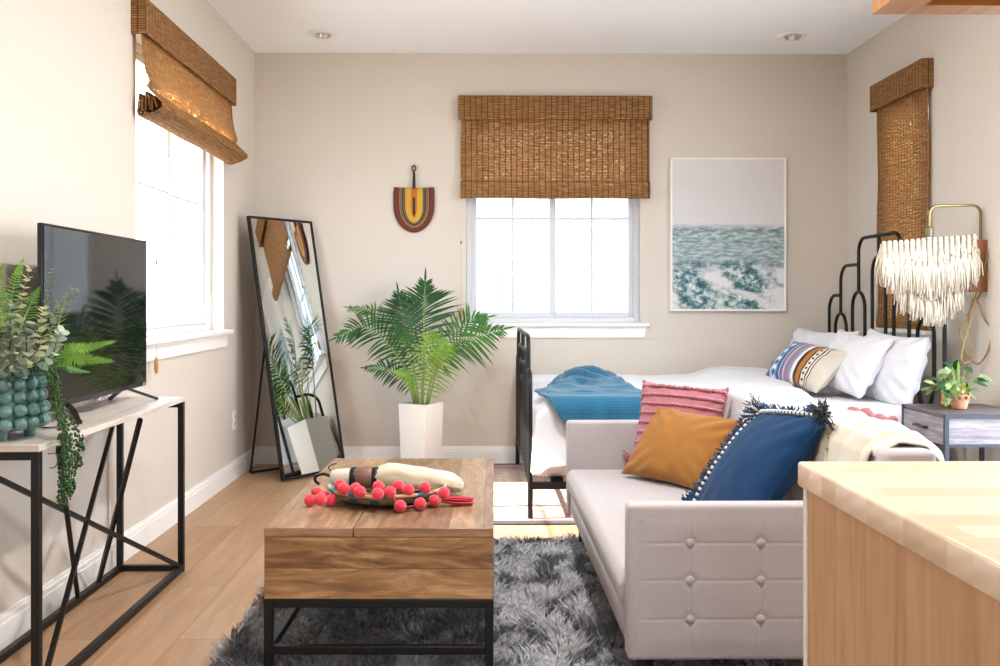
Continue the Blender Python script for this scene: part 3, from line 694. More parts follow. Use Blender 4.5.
mm = NT('mirror_glass'); mm = mm.done(mm.bsdf('#e6ebe9', .0, 1.0))
build('mirror_glass', MB().add([mp(fw, fw, -.006), mp(Wm - fw, fw, -.006), mp(Wm - fw, H - fw, -.006), mp(fw, H - fw, -.006)], [(0, 1, 2, 3)]), mm, t, smooth=0)
s1_ = Vector((-1.405, 5.90, .009)); s2_ = s1_ + ux * .30 * .6 + Vector((.10, .0, 0))
h1 = mp(.06, .93, -.03); h2 = mp(Wm - .06, .93, -.03)
g1 = Vector((-1.40, 5.84, .01)); g2 = Vector((-1.06, 6.14, .01))
build('kickstand', MB().tube([h1, g1 + (h1 - g1) * .03] + spline([g1 + (h1 - g1) * .03, g1, g1 + (g2 - g1) * .06], 4)[1:] + [g2 - (g2 - g1) * .06, g2, g2 + (h2 - g2) * .03, h2], .007, 8), MT['black'], t)
k1 = g1.lerp(h1, .72)
build('strut', MB().tube([k1, mp(.02, .66, -.026)], .0045, 8), MT['brass'], t)
# ------------------------------------------------------------------ far wall decor
w = thing('seascape_picture', 'framed seascape of grey waves under a pale sky on the far wall', 'picture', atY(728, 311, YB))
pa = atY(670.5, 311, YB - .03); pb = atY(786, 158, YB - .03)
x0, x1, z0, z1 = pa.x, pb.x, pa.z, pb.z
def sea():
    t = NT('sea_photograph'); u = t.uv(); x = t.xyz(u); v = x[1]
    wob = t.noise(t.map(u, (4, 1, 1)), 1.5, 3)
    vv = t.math('ADD', v, t.math('MULTIPLY', t.math('SUBTRACT', wob, .5), .03))
    sky = t.ramp(v, [(.52, '#d6d6d5'), (.62, '#d3d1d0'), (.85, '#d2cecd'), (1, '#d6d2d0')])
    n1 = t.noise(t.map(u, (7, 34, 1)), 1.6, 8, .7, .25); n2 = t.noise(t.map(u, (8, 15, 1), (0, 0, .12)), 1.3, 9, .74, .35); n3 = t.noise(t.map(u, (2.2, 3.4, 1), loc=(3, 1.7, 0)), 1.2, 4, .6, .5)
    far = t.ramp(n1, [(.3, '#4f6d75'), (.48, '#8fa3a6'), (.6, '#c2cbcb'), (.75, '#dadcda')])
    near = t.ramp(n2, [(.36, '#234852'), (.47, '#517980'), (.54, '#aebfc0'), (.62, '#e6e7e6')])
    foam = t.mix(near, '#dfe0df', t.ramp(n3, [(.46, 0.), (.6, .95)]))
    s = t.mix(foam, far, t.ramp(vv, [(.26, 0.), (.36, 1.)]))
    band = t.ramp(vv, [(.275, 0.), (.305, .8), (.33, .0)]); s = t.mix(s, '#31545f', t.math('MULTIPLY', band, t.ramp(n2, [(.35, 1.), (.62, .15)])))
    b2 = t.ramp(vv, [(.50, 0.), (.525, .75), (.545, 0.)]); s = t.mix(s, '#566d74', t.math('MULTIPLY', b2, t.ramp(n1, [(.3, 1.), (.6, .2)])))
    c = t.mix(s, sky, t.ramp(vv, [(.54, 0.), (.575, 1.)]))
    return t.done(t.bsdf(c, .55, spec=.25))
build('print', MB().add([(x0 + .008, YB - .03, z0 + .008), (x1 - .008, YB - .03, z0 + .008), (x1 - .008, YB - .03, z1 - .008), (x0 + .008, YB - .03, z1 - .008)], [(0, 1, 2, 3)], [(0, 0), (1, 0), (1, 1), (0, 1)]), sea(), w, smooth=0)
m = MB(); f = .011
for a in ((x0, x0 + f, z0, z1), (x1 - f, x1, z0, z1), (x0 + f, x1 - f, z0, z0 + f), (x0 + f, x1 - f, z1 - f, z1)): m.box(a[0], a[1], YB - .038, YB - .001, a[2], a[3])
build('frame', m, MT['trim'], w, mods=[BEV(.0015)])
# woven fan
fcn = atY(414, 190, YB - .02)
t = thing('woven_fan', 'u-shaped woven hand fan in maroon, yellow and navy hung handle-up on the far wall', 'fan', (fcn.x, YB, fcn.z))
fm = [plain('maroon_straw', '#6d2f2a', .8, scale=200, bump=.4), plain('yellow_straw', '#c79a3c', .8, scale=200, bump=.4), None, plain('ochre_straw', '#d0a22f', .75, scale=200, bump=.4), plain('black_straw', '#1c1718', .7), plain('orange_straw', '#c2702a', .8)]
tt = NT('navy_dotted_straw'); u = tt.uv(); vx = tt.xyz(u)
d_ = tt.math('MULTIPLY', tt.wave(tt.comb(vx[0], 0, 0), 5, 0, 0, 'X'), tt.wave(tt.comb(vx[1], 0, 0), .62, 0, 0, 'X'))
fm[2] = tt.done(tt.bsdf(tt.mix('#24262e', '#a98f6a', tt.ramp(d_, [(.45, 0.), (.6, 1.)])), .8))
hw, hh = .128, .285; ztop_f = fcn.z + .012
def Uc(s, r):      # outline of scale r, s along 0..1 from left top round to right top
    zb_ = .12; L1 = zb_; L2 = PI * .145; tot = 2 * L1 + L2; d = s * tot
    if d < L1: x, z = -1, -d
    elif d < L1 + L2: a = PI + (d - L1) / L2 * PI; x, z = math.cos(a), -zb_ + math.sin(a) * (hh - zb_)
    else: x, z = 1, -zb_ + (d - L1 - L2)
    return Vector((fcn.x + x * hw * r * (1 + .02 * (z < -.02)), 0, ztop_f + (z if z > -zb_ else -zb_ + (z + zb_) * (.35 + .65 * r)) + .006 * r * abs(x)))
m = MB(); yf = YB - .012
for (r0, r1, mi, dz) in ((1.0, .72, 0, .010), (.72, .68, 1, .006), (.68, .44, 2, .005), (.44, .15, 3, .005), (.15, .06, 5, .006), (.06, .0, 4, .006)):
    def fn(u, v, r0=r0, r1=r1, dz=dz):
        r = r0 + (r1 - r0) * v; p = Uc(u, r); p.y = yf - dz * (math.sin(PI * v) if dz > .008 else 1); return p
    m.grid(fn, 48, 4, lambda u, v: (u * 8, v), mi=mi)
build('blade', m, fm, t, smooth=180, mods=[SOL(.005, 1)])
m = MB()
for k in range(5):
    z = ztop_f - .05 - .03 * (k % 3); x = fcn.x + (-.03 if k < 3 else .03); m.box(x - .002, x + .002, yf - .0085, yf - .005, z - .012, z + .012)
m.box(fcn.x - .008, fcn.x + .008, yf - .012, yf - .006, ztop_f - .17, ztop_f - .065)
build('inlay', m, fm[4], t, smooth=0)
build('handle', MB().tube([(fcn.x, yf - .008, ztop_f - .04), (fcn.x, yf - .009, ztop_f + .01), (fcn.x + .001, yf - .009, ztop_f + .08), (fcn.x - .001, yf - .009, ztop_f + .115)], [.011, .011, .0085, .006], 10), plain('dark_leather', '#211b1a', .5), t)
build('binding', MB().tube([(fcn.x, yf - .008, ztop_f - .06), (fcn.x, yf - .009, ztop_f - .005)], .0125, 10), fm[5], t)
build('hanging_loop', MB().tube([(fcn.x + .011 * math.cos(a), yf - .006, ztop_f + .13 + .017 * math.sin(a)) for a in [k * PI / 8 for k in range(16)]], .0055, 8, True), plain('red_brown_cord', '#7c3a2c', .6), t)
# ------------------------------------------------------------------ rugs
def persian():
    t = NT('patterned_rug'); o = t.obj(); x = t.xyz(o)
    n = t.noise(o, 26, 5, .7); v = t.vor(t.map(o, (1, 1, 1)), 9, 'Distance'); k = t.noise(o, 9, 4, .6, 1.5)
    w1 = t.math('MULTIPLY', t.wave(o, 3.2, 2.5, 3, 'X', 2), t.wave(o, 3.2, 2.5, 3, 'Y', 2))
    c = t.ramp(k, [(.36, '#c7a08d'), (.5, '#d8c3b0'), (.64, '#cdb4a0')])
    c = t.mix(c, '#5d6a7c', t.ramp(w1, [(.42, 0.), (.5, .85), (.62, .8), (.7, 0.)]))
    c = t.mix(c, '#b4735f', t.ramp(v, [(.06, .7), (.2, 0.)]))
    # border bands measured from the rug's edge
    def edge(s, half): return t.math('SUBTRACT', half, t.math('ABSOLUTE', s))
    e = t.math('MINIMUM', edge(x[0], RXH), edge(x[1], RYH))
    c = t.mix(c, t.mix('#b9816f', '#cfae9c', t.ramp(n, [(.4, 0.), (.6, 1.)])), t.ramp(e, [(.27, 1.), (.29, 0.)]))
    c = t.mix(c, '#5b5f73', t.math('MULTIPLY', t.ramp(n, [(.5, 0.), (.56, .9)]), t.ramp(e, [(.07, 0.), (.10, 1.), (.19, 1.), (.21, 0.)])))
    c = t.mix(c, '#272c3a', t.ramp(e, [(.055, 1.), (.06, 0.)]))
    c = t.mix(c, '#8b5b4d', t.math('MULTIPLY', n, .18))
    return t.done(t.bsdf(c, .95, 0, t.bump(n, .4, .004), .2, .2))
RX0, RX1, RY0, RY1 = -.18, 1.9, 4.50, 6.14; RXH, RYH = (RX1 - RX0) / 2, (RY1 - RY0) / 2
tag(build('patterned_rug', MB().rbox(RX0, RX1, RY0, RY1, .0005, .009, .003, 2), persian(), origin=((RX0 + RX1) / 2, (RY0 + RY1) / 2, 0)), 'faded rose and blue patterned rug under the foot of the bed', 'rug')
# shag rug
SX0, SX1, SY0, SY1 = -.775, 1.02, 1.75, 4.16
rugm = NT('shag_pile'); o_ = rugm.n('ShaderNodeNewGeometry').outputs['Position']
nn1 = rugm.noise(o_, 60, 2); nn2 = rugm.noise(o_, 5, 3, .6)
cc_ = rugm.mix(rugm.ramp(nn1, [(.3, '#55565a'), (.5, '#8e8f95'), (.7, '#d8d8dc')]), rugm.ramp(nn2, [(.35, '#6b6763'), (.65, '#a5a6ae')]), .45)
rugm = rugm.done(rugm.bsdf(cc_, .7, 0, None, .3, .3))
rug = tag(build('shag_rug', MB().box(SX0 + .01, SX1 - .01, SY0 + .01, SY1 - .01, .0005, .012), plain('rug_backing', '#84848a', .95), smooth=0, origin=((SX0 + SX1) / 2, (SY0 + SY1) / 2, 0)), 'grey shaggy rug under the coffee table and the sofa', 'rug')
m = MB(); rr = random.Random(5); org = rug.location
vs_ = m.v; fs_ = m.f
NS = 68000
for i in range(NS):
    u = rr.random()
    x = SX0 + (SX1 - SX0) * rr.random(); y = SY0 + (SY1 - SY0) * (rr.random())
    if y < 2.5 and rr.random() < .6: continue
    # tufts: pull towards the centre of a small cell
    cxk, cyk = round(x / .026) * .026 + .014 * nz(x * 40, y * 40), round(y / .026) * .026 + .014 * nz(x * 40, y * 40, 9)
    an = 3.2 * PI * nz(x * 3.6, y * 3.6, 3) + 2.2 * nz(cxk * 13, cyk * 13, 5) + rr.uniform(-.7, .7)
    L = rr.uniform(.045, .07); lean = .55 + .35 * nz(cxk * 7, cyk * 7, 8) + rr.uniform(-.12, .12)
    dx, dy = math.cos(an), math.sin(an); w = rr.uniform(.0016, .0030)
    bx, by = x + (cxk - x) * .25, y + (cyk - y) * .25
    pts = []
    for s in (0, .4, .75, 1.0):
        r = L * lean * (s ** 1.5); z = .010 + L * (s * (1 - .45 * lean * s)) * .72
        pts.append((bx + dx * r + (cxk - x) * .35 * s, by + dy * r + (cyk - y) * .35 * s, z))
    sx, sy = -dy * w, dx * w; b = len(vs_)
    for k, p in enumerate(pts[:3]):
        g = (1, .95, .7)[k]; vs_.append(Vector((p[0] - sx * g, p[1] - sy * g, p[2]))); vs_.append(Vector((p[0] + sx * g, p[1] + sy * g, p[2])))
    vs_.append(Vector(pts[3]))
    fs_ += [[b, b + 1, b + 3, b + 2], [b + 2, b + 3, b + 5, b + 4], [b + 4, b + 5, b + 6]]
tag(build('pile', m, rugm, rug, smooth=180), kind='stuff')
# ------------------------------------------------------------------ coffee table
fl, fr_, br_, bl_ = atZ(263.5, 528, .45), atZ(493.5, 528, .45), atZ(493.7, 458, .45), atZ(333.5, 458.5, .45)
ctr = (fl + fr_ + br_ + bl_) / 4; ang = math.atan2((br_ - fr_).x + (bl_ - fl).x, (br_ - fr_).y + (bl_ - fl).y)
CW = ((fr_ - fl).length + (br_ - bl_).length) / 2; CL = ((br_ - fr_).length + (bl_ - fl).length) / 2
t = thing('coffee_table', 'wooden block coffee table on a black metal frame on the grey rug', 'coffee table', (ctr.x, ctr.y, 0)); t.rotation_euler = (0, 0, -ang)
hw_, hl_ = CW / 2, CL / 2; ZT, ZB = .45, .256
TB = lambda name, mb, mat, mods=(BEV(.002),): build(name, mb, mat, t, local=True, mods=mods)
bodym = MB().box(-hw_ + .001, hw_ - .001, -hl_ + .001, hl_ - .001, ZB, ZT - .0262).boxuv(1)
for k_, q_ in bodym.uv.items(): bodym.uv[k_] = [(a + 1.1, (b - ZB) * 1.13 + .38) for a, b in q_]
TB('body', bodym, MT['mango_face'])
xs = -hw_ + CW * .39
a_ = MB().box(-hw_, xs - .0014, -hl_, hl_, ZT - .025, ZT).boxuv(1, 'Y'); TB('lid', a_, MT['mango'])
a_ = MB().box(xs + .0014, hw_, -hl_, hl_, ZT - .025, ZT).boxuv(1, 'Y'); TB('lid', a_, MT['mango'])
q = .023
for x in (-hw_ + q / 2, hw_ - q / 2):
    for y in (-hl_ + q / 2, hl_ - q / 2): TB('leg', MB().box(x - q / 2, x + q / 2, y - q / 2, y + q / 2, .012, ZB - .0005), MT['black'])
    TB('stretcher', MB().box(x - q / 2, x + q / 2, -hl_ + q, hl_ - q, .105, .105 + q), MT['black']); TB('top_rail', MB().box(x - q / 2, x + q / 2, -hl_ + q, hl_ - q, ZB - q, ZB - .0005), MT['black'])
for y in (-hl_ + q / 2, hl_ - q / 2):
    TB('stretcher', MB().box(-hw_ + q, hw_ - q, y - q / 2, y + q / 2, .105, .105 + q), MT['black']); TB('top_rail', MB().box(-hw_ + q, hw_ - q, y - q / 2, y + q / 2, ZB - q, ZB - .0005), MT['black'])
# woven tray
bc = Vector((-.285, 2.965, ZT)); t = thing('woven_tray', 'shallow woven tray with teal and tan rim holding the rolled cloth on the coffee table', 'tray', bc)
def coil():
    t_ = NT('coiled_straw'); u = t_.uv(); x = t_.xyz(u)
    a = t_.math('PINGPONG', x[0], .5); b = t_.math('PINGPONG', t_.math('MULTIPLY', x[1], 1.0), .5)
    chk = t_.math('GREATER_THAN', t_.math('MULTIPLY', t_.math('SUBTRACT', a, .25), t_.math('SUBTRACT', b, .25)), 0)
    n = t_.noise(t_.obj(), 140, 2)
    c = t_.mix(t_.mix('#b09a68', '#8f8458', n), t_.mix('#1f7f9c', '#2d5f78', n), t_.math('MULTIPLY', chk, t_.math('GREATER_THAN', t_.math('PINGPONG', t_.math('ADD', x[0], .25), 1.5), .6)))
    return t_.done(t_.bsdf(c, .75, 0, t_.bump(t_.wave(u, 30, 0, 0, 'X'), .5, .003)))
m = MB(); prof = [(.10, .004), (.13, .006), (.155, .013), (.172, .024), (.182, .036), (.183, .041), (.178, .041), (.168, .03), (.15, .018), (.12, .011), (.02, .009)]
for k in range(len(prof) - 1):
    (r0, z0), (r1, z1) = prof[k], prof[k + 1]
    m.grid(lambda u, v, r0=r0, r1=r1, z0=z0, z1=z1: bc + Vector(((r0 + (r1 - r0) * v) * math.cos(u * 2 * PI), (r0 + (r1 - r0) * v) * math.sin(u * 2 * PI), z0 + (z1 - z0) * v)), 64, 1, lambda u, v, k=k: (u * 15, (k + v) * .34))
m.lathe([(.001, .003), (.10, .004)], bc, 32, capb=False)
build('tray_bowl', m, coil(), t, smooth=60)
m = MB(); m.tube([bc + Vector((.181 * math.cos(a), .181 * math.sin(a), .042)) for a in [2 * PI * k / 64 for k in range(64)]], .0055, 8, True)
for i in range(len(m.f)):
    seg = i // 8
    if seg % 6 < 2: m.mi[i] = 1
build('rim', m, [plain('tan_straw', '#b8a06a', .8, scale=120, bump=.3), plain('teal_straw', '#1f85a3', .8, scale=120, bump=.3)], t, smooth=180)
# rolled cloth
def roll(cx, prof, c0, wob, sd, nrad=28, sag=.0):
    m = MB(); vs = []
    for i, (x, ry, rz, dz, dy) in enumerate(prof):
        for k in range(nrad):
            a = 2 * PI * k / nrad; f_ = 1 + wob * nz(x * 14 + sd, math.cos(a) * 2.2, math.sin(a) * 2.2)
            vs.append(c0 + Vector((x, dy + ry * math.cos(a) * f_, dz + rz * math.sin(a) * f_)))
    n = nrad
    fs = [(i * n + k, i * n + (k + 1) % n, (i + 1) * n + (k + 1) % n, (i + 1) * n + k) for i in range(len(prof) - 1) for k in range(n)] + [tuple(range(n - 1, -1, -1)), tuple((len(prof) - 1) * n + k for k in range(n))]
    return m.add(vs, fs)
rc = Vector((-.27, 3.03, .503)); t = thing('rolled_cloth', 'rolled cream cloth with a dark leather band and black loop lying on the tray', 'cloth', rc)
pr = [(-.075, .030, .028, 0, 0), (-.055, .034, .032, 0, 0), (-.02, .046, .04, .002, -.002), (.03, .056, .039, .001, -.006), (.09, .06, .037, -.003, -.012), (.15, .058, .033, -.009, -.02), (.19, .048, .028, -.014, -.026), (.212, .03, .02, -.018, -.03), (.222, .010, .008, -.02, -.032)]
prf = []
for a, b in zip(pr, pr[1:]):
    for k in range(5): prf.append(tuple(a[j] + (b[j] - a[j]) * k / 5 for j in range(5)))
prf.append(pr[-1]); build('cloth_body', roll(0, prf, rc, .2, 2), fabric('canvas_cloth', '#cfbfa4', '#d8cbb4', 300), t, smooth=180)
build('cloth_end', roll(0, [(-.205, .016, .014, -.002, 0), (-.2, .024, .022, 0, 0), (-.18, .029, .027, 0, 0), (-.15, .031, .029, 0, 0), (-.138, .030, .029, 0, 0)], rc, .1, 6), MT['ivory'], t, smooth=180)
for a, b, mt in ((-.139, -.12, 'black'), (-.12, -.07, None), (-.071, -.05, 'black')):
    build('leather_band', roll(0, [(a, .0335, .032, 0, 0), (a + .003, .035, .0335, 0, 0), (b - .003, .036, .0345, 0, 0), (b, .0345, .033, 0, 0)], rc, .02, 3), MT['blackp'] if mt else plain('brown_leather', '#7b5347', .5, scale=60, bump=.2), t)
build('loop_handle', MB().tube(spline([rc + Vector(p) for p in ((-.2, -.012, .006), (-.222, -.012, .014), (-.245, -.008, .008), (-.252, 0, -.008), (-.24, .004, -.022))], 6), .005, 8), MT['blackp'], t)
build('tie_cord', MB().tube(spline([rc + Vector(p) for p in ((-.2, .0, .02), (-.21, .005, .032), (-.2, .01, .04), (-.185, .005, .044))], 5), .002, 6), MT['blackp'], t)
# pom-pom garland
t = thing('pompom_garland', 'coral pom-pom garland with a tassel looped round the woven tray', 'garland', (-.29, 2.85, ZT))
pms = [(105, 265, 0), (140, 228, 0), (178, 245, 0), (218, 265, 0), (160, 262, .028), (262, 185, 2), (282, 205, 1), (345, 205, 2), (368, 222, 1), (465, 195, 2), (462, 232, 1), (525, 222, 1), (570, 192, 2), (622, 210, 1), (710, 200, 1), (810, 228, 1), (580, 295, 0), (685, 284, 0), (760, 268, 0)]
pp = []
for (zx, zy, kd) in pms:
    px, py = 290 + zx / 5.263, 450 + zy / 5.263
    z = ZT + .0185 if kd == 0 else (ZT + .046 if kd == .028 else (.508 if kd == 1 else .512))
    pp.append(atZ(px, py, z))
for k, p in enumerate(pp):
    m = MB(); m.sphere(p, .0182, 20, 14)
    m.v = [v + (v - p) * (.13 * nz(v.x * 260, v.y * 260, v.z * 260 + k)) for v in m.v]
    build('pom_pom', m, MT['coral'], t, smooth=180)
for ids in ((0, 1, 2, 3, 5, 6, 7, 8, 10, 9, 11, 12, 13, 14, 15), (11, 16, 17, 18, 15)):
    pts = []
    for a, b in zip(ids, ids[1:]):
        A, B = pp[a], pp[b]; pts += [A, A.lerp(B, .5) - Vector((0, 0, .004))]
    build('string', MB().tube(pts + [pp[ids[-1]]], .0018, 5), MT['coral'], t)
m = MB(); ta = atZ(290 + 800 / 5.263, 450 + 262 / 5.263, ZT + .02)
for k in range(46):
    a = R.uniform(0, 2 * PI); r = R.uniform(0, 1) ** .5
    e = ta + Vector((.085 + R.uniform(-.006, .01), .02 + .02 * r * math.cos(a), -.008 + .010 * r * math.sin(a)))
    m.tube([ta + Vector((0, .006 * math.cos(a), .006 * math.sin(a))), ta.lerp(e, .4) + Vector((0, .012 * r * math.cos(a), .010 * r * math.sin(a))), e], .0022, 5)
build('tassel', m, plain('raspberry_wool', '#c53a4c', .9, scale=200), t, smooth=180)
# ------------------------------------------------------------------ sofa
GX0, GX1, GY0, GY1, GA, GS = .386, 1.215, 2.45, 4.215, .537, .335
t = thing('sofa', 'pale linen sofa with a tufted near arm beside the kitchen counter', 'sofa', ((GX0 + GX1) / 2, (GY0 + GY1) / 2, 0))
AW = .075; zb = .132
def arm(y0, y1):
    m = MB().rbox(GX0, GX1, y0, y1, zb, GA, .013, 4); return build('armrest', m, MT['linen'], t, smooth=60)
near = arm(GY0 + .012, GY0 + AW); far = arm(GY1 - AW, GY1)
bx = [.548, .732, .916, 1.10]; bz = [.438, .341, .240]
def tuft(u, v):
    x = GX0 + .010 + (GX1 - GX0 - .020) * u; z = zb + .010 + (GA - zb - .020) * v; d = 0
    for X in bx:
        d += .0016 * math.exp(-((x - X) / .003) ** 2)
        for Z in bz: d += .007 * math.exp(-(((x - X) ** 2 + (z - Z) ** 2) / .015 ** 2))
    for Z in bz: d += .0016 * math.exp(-((z - Z) / .003) ** 2)
    e = min(x - GX0, GX1 - x, z - zb, GA - z) - .010; b = .004 * sm(.0, .05, e)
    ed = .001
    return Vector((x, GY0 + .012 - b + min(d, .022) * sm(0, .06, e) + ed + .002 * nz(x * 9, z * 9), z))
build('tufted_panel', MB().grid(tuft, 280, 140), MT['linen'], near, smooth=180)
for X in bx:
    for Z in bz: build('button', MB().lathe([(.001, -.006), (.007, -.0052), (.0105, -.002), (.0115, .002), (.0105, .006)], (X, GY0 + .0115, Z), 16, Matrix.Rotation(-PI / 2, 4, 'X')), MT['linen'], near, smooth=60)
build('base', MB().rbox(GX0 + .012, GX1 - .01, GY0 + AW, GY1 - AW, zb, .24, .012, 2), MT['linen'], t)
def seat(u, v):
    x = GX0 - .008 + .73 * u; y = GY0 + AW - .01 + (GY1 - GY0 - 2 * AW + .02) * v
    return x, y
m = MB().rbox(GX0 - .008, GX1 - .12, GY0 + AW + .002, GY1 - AW - .002, .235, GS, .035, 5)
seat_o = build('seat_cushion', m, MT['linen'], t, smooth=60)
# backrest: slab leaning slightly
m = MB().rbox(0, .15, GY0 + .02, GY1 - .02, 0, 1, .035, 4)
for v in m.v:
    k = v.z; v.z = .20 + k * (.675 - .20); v.x = GX1 - .155 - .05 + v.x + k * .05 - (.012 * math.sin(PI * k) if v.x < .05 else 0)
build('backrest', m, MT['linen'], t, smooth=60)
for x in (GX0 + .06, GX1 - .06):
    for y in (GY0 + .10, GY1 - .17):
        build('leg', MB().lathe([(.017, .012), (.026, zb)], (x, y, 0), 4), MT['blackp'], t, smooth=0)
# blanket over the sofa back
tb = thing('throw_blanket', 'cream blanket with mustard tassels draped over the near end of the sofa back', 'blanket', (1.13, 2.95, .66))
def drape(u, v):
    # u along Y near->far, v front bottom -> over crest -> back
    y = 2.52 + .56 * u; y += .09 * (1 - abs(2 * v - 1)) * u - .05 * v * (u - .2)
    pth = [(1.005, .345 + .05 * (1 - u)), (1.03, .50), (1.062, .655), (1.09, .697), (1.14, .700), (1.20, .695), (1.228, .660), (1.236, .54), (1.24, .40)]
    s = v * (len(pth) - 1); i = min(len(pth) - 2, int(s)); f = s - i
    x = pth[i][0] * (1 - f) + pth[i + 1][0] * f; z = pth[i][1] * (1 - f) + pth[i + 1][1] * f
    sag = .5 + .5 * math.sin(u * 9 + 2 * v)
    w = .016 * math.sin(u * 17 + 3.5 * v + 1.2 * nz(u * 3, v * 2)) + .012 * nz(u * 7, v * 4, 3)
    if v < .45: x -= .012 + abs(w) * (1.2 - v)
    elif v > .65: x += .008 + abs(w)
    else: z += .006 + abs(w) * .8
    if u < .12: z -= .03 * (1 - u / .12) * (v > .3)
    return Vector((x, y, z + .01 * nz(u * 5, v * 5, 8)))
build('blanket_cloth', MB().grid(drape, 70, 60), MT['cream'], tb, smooth=180, mods=[SOL(.007), ('SUBSURF', dict(levels=0, render_levels=1))])
def yarn_tassel(name, c, d, L, n, sp, mat, parent, r=.0016, sd=0, local=False):
    rr = random.Random(sd); m = MB(); c = Vector(c); d = Vector(d).normalized(); o = d.orthogonal().normalized(); b = d.cross(o)
    for k in range(n):
        a = rr.uniform(0, 2 * PI); q = rr.random() ** .5; l = L * rr.uniform(.75, 1.1); w = o * math.cos(a) + b * math.sin(a)
        g = Vector((rr.uniform(-1, 1), rr.uniform(-1, 1), rr.uniform(-1, 1))) * l * .22
        m.tube(spline([c + w * .004, c + d * l * .4 + w * sp * .8 * q + g * .3, c + d * l * .75 + w * sp * q + g, c + d * l * .9 + w * sp * 1.2 * q + g * 1.5 - d * l * .1], 3), r, 4, cap=False)
    return build(name, m, mat, parent, smooth=180, local=local)
yarn_tassel('mustard_tassel', (1.04, 2.95, .69), (-.35, .1, -.8), .10, 60, .035, MT['gold'], tb, .0022, 1)
yarn_tassel('mustard_tassel', (1.05, 2.99, .70), (-.2, .3, -.8), .09, 50, .03, MT['gold'], tb, .0022, 2)
m = MB()
for k in range(9):
    y = 2.74 + .012 * k; u = (y - 2.52) / .56; p = drape(u * .93, .10 + .032 * k); p.x -= .008
    m.sphere(p, .0035 + .003 * abs(nz(k * 3.1, 1)), 8, 6)
build('gold_stitching', m, MT['gold'], tb, smooth=180)
m = MB()
for k in range(44):
    u = .38 + .55 * k / 43; p = drape(u, .62); p += Vector((.012, 0, .004)); m.sphere(p, .011 + .006 * nz(k * 1.3, 4), 8, 6)
build('pink_fringe', m, MT['pink'], tb, smooth=180)

# ------------------------------------------------------------------ cushions
def frame_from(BLc, BRc, TLc, TRc):
    BLc, BRc, TLc, TRc = map(Vector, (BLc, BRc, TLc, TRc)); c = (BLc + BRc + TLc + TRc) / 4
    X = ((BRc - BLc) + (TRc - TLc)); w = X.length / 2; X.normalize(); Y = ((TLc - BLc) + (TRc - BRc)); h = Y.length / 2
    Y = (Y - X * Y.dot(X)).normalized(); Z = X.cross(Y)
    M4 = Matrix((X, Y, Z)).transposed().to_4x4(); M4.translation = c; return M4, w, h
def pillow_mesh(w, h, th, pinch=.06, wr=.008, seed=0, n=44, ear=.0, soft=.5, flange=0.0, sagv=0.0):
    m = MB()
    def pt(u, v, sg):
        a, b = 2 * u - 1, 2 * v - 1
        x = a * w / 2 * (1 - pinch * (1 - b * b) * abs(a) ** 2.0 ); y = b * h / 2 * (1 - pinch * (1 - a * a) * abs(b) ** 2.0)
        k = max(0, (1 - a * a)) ** soft * max(0, (1 - b * b)) ** soft
        z = sg * th / 2 * k
        z += wr * k ** .4 * nz(x * 9 + seed, y * 9, sg * 3) + wr * .8 * k ** .3 * nz(x * 22 + seed, y * 16, sg * 5 + 4) * (1 - .6 * k)
        rad = abs(a * b)
        z += wr * 1.4 * sg * math.sin((a - b * (1 if a * b > 0 else -1)) * 14 + seed) * rad ** 1.5 * (1 - rad) * 2 * (k > 0)
        y -= sagv * (1 - a * a) * sm(.2, 1, b)
        return Vector((x, y, z))
    m.grid(lambda u, v: pt(u, v, 1), n, n, lambda u, v: (u, v)); m.grid(lambda u, v: pt(u, v, -1), n, n, lambda u, v: (u, v), flip=True)
    return m
def pillow(name, label, corners, th, mat, group=None, **kw):
    M4, w, h = frame_from(*corners)
    m = pillow_mesh(w, h, th, **kw)
    o = build(name, m, mat, None, smooth=180, local=True); o.matrix_world = M4
    o.rotation_mode = 'XYZ'; o.location, o.rotation_euler = M4.translation, M4.to_euler()
    tag(o, label, 'pillow', group); return o, w, h
# mustard lumbar cushion
pillow('cushion', 'plain mustard cushion on the sofa in front of the pink one', ((.585, 3.93, .345), (.865, 3.55, .335), (.755, 4.03, .625), (1.035, 3.68, .600)), .15, MT['mustard'], pinch=.10, wr=.010, seed=1)
pk, w, h = pillow('cushion', 'dusty pink chenille cushion tucked into the far corner of the sofa', ((.60, 4.06, .365), (.93, 3.88, .345), (.765, 4.10, .705), (1.075, 3.93, .690)), .15, MT['pink'], pinch=.05, wr=.006, seed=2)
m = MB(); rr = random.Random(9)
for j in range(9):
    yy = -h / 2 + h * (j + .7) / 9.2
    for k in range(46):
        a = -.97 + 1.94 * k / 45; b = 2 * yy / h; kk = max(0, 1 - a * a) ** .5 * max(0, 1 - b * b) ** .5
        m.sphere(Vector((a * w / 2 * (1 - .05 * (1 - b * b)), yy + .004 * nz(k, j * 3.3), .075 * kk + .003)), .0085 * rr.uniform(.7, 1.15), 6, 4)
for k in range(40):
    for sx in (-1, 1):
        b = -1 + 2 * k / 39; m.sphere(Vector((sx * w / 2 * (1 - .05 * (1 - b * b)), b * h / 2, rr.uniform(-.004, .004))), .008, 6, 4)
build('chenille_rows', m, MT['pink'], pk, smooth=180, local=True)
yarn_tassel('corner_tuft', (-w / 2 - .0, -h / 2 + .05, .0), (-1, -.35, .3), .05, 40, .02, MT['pink'], pk, .0022, 5, True)
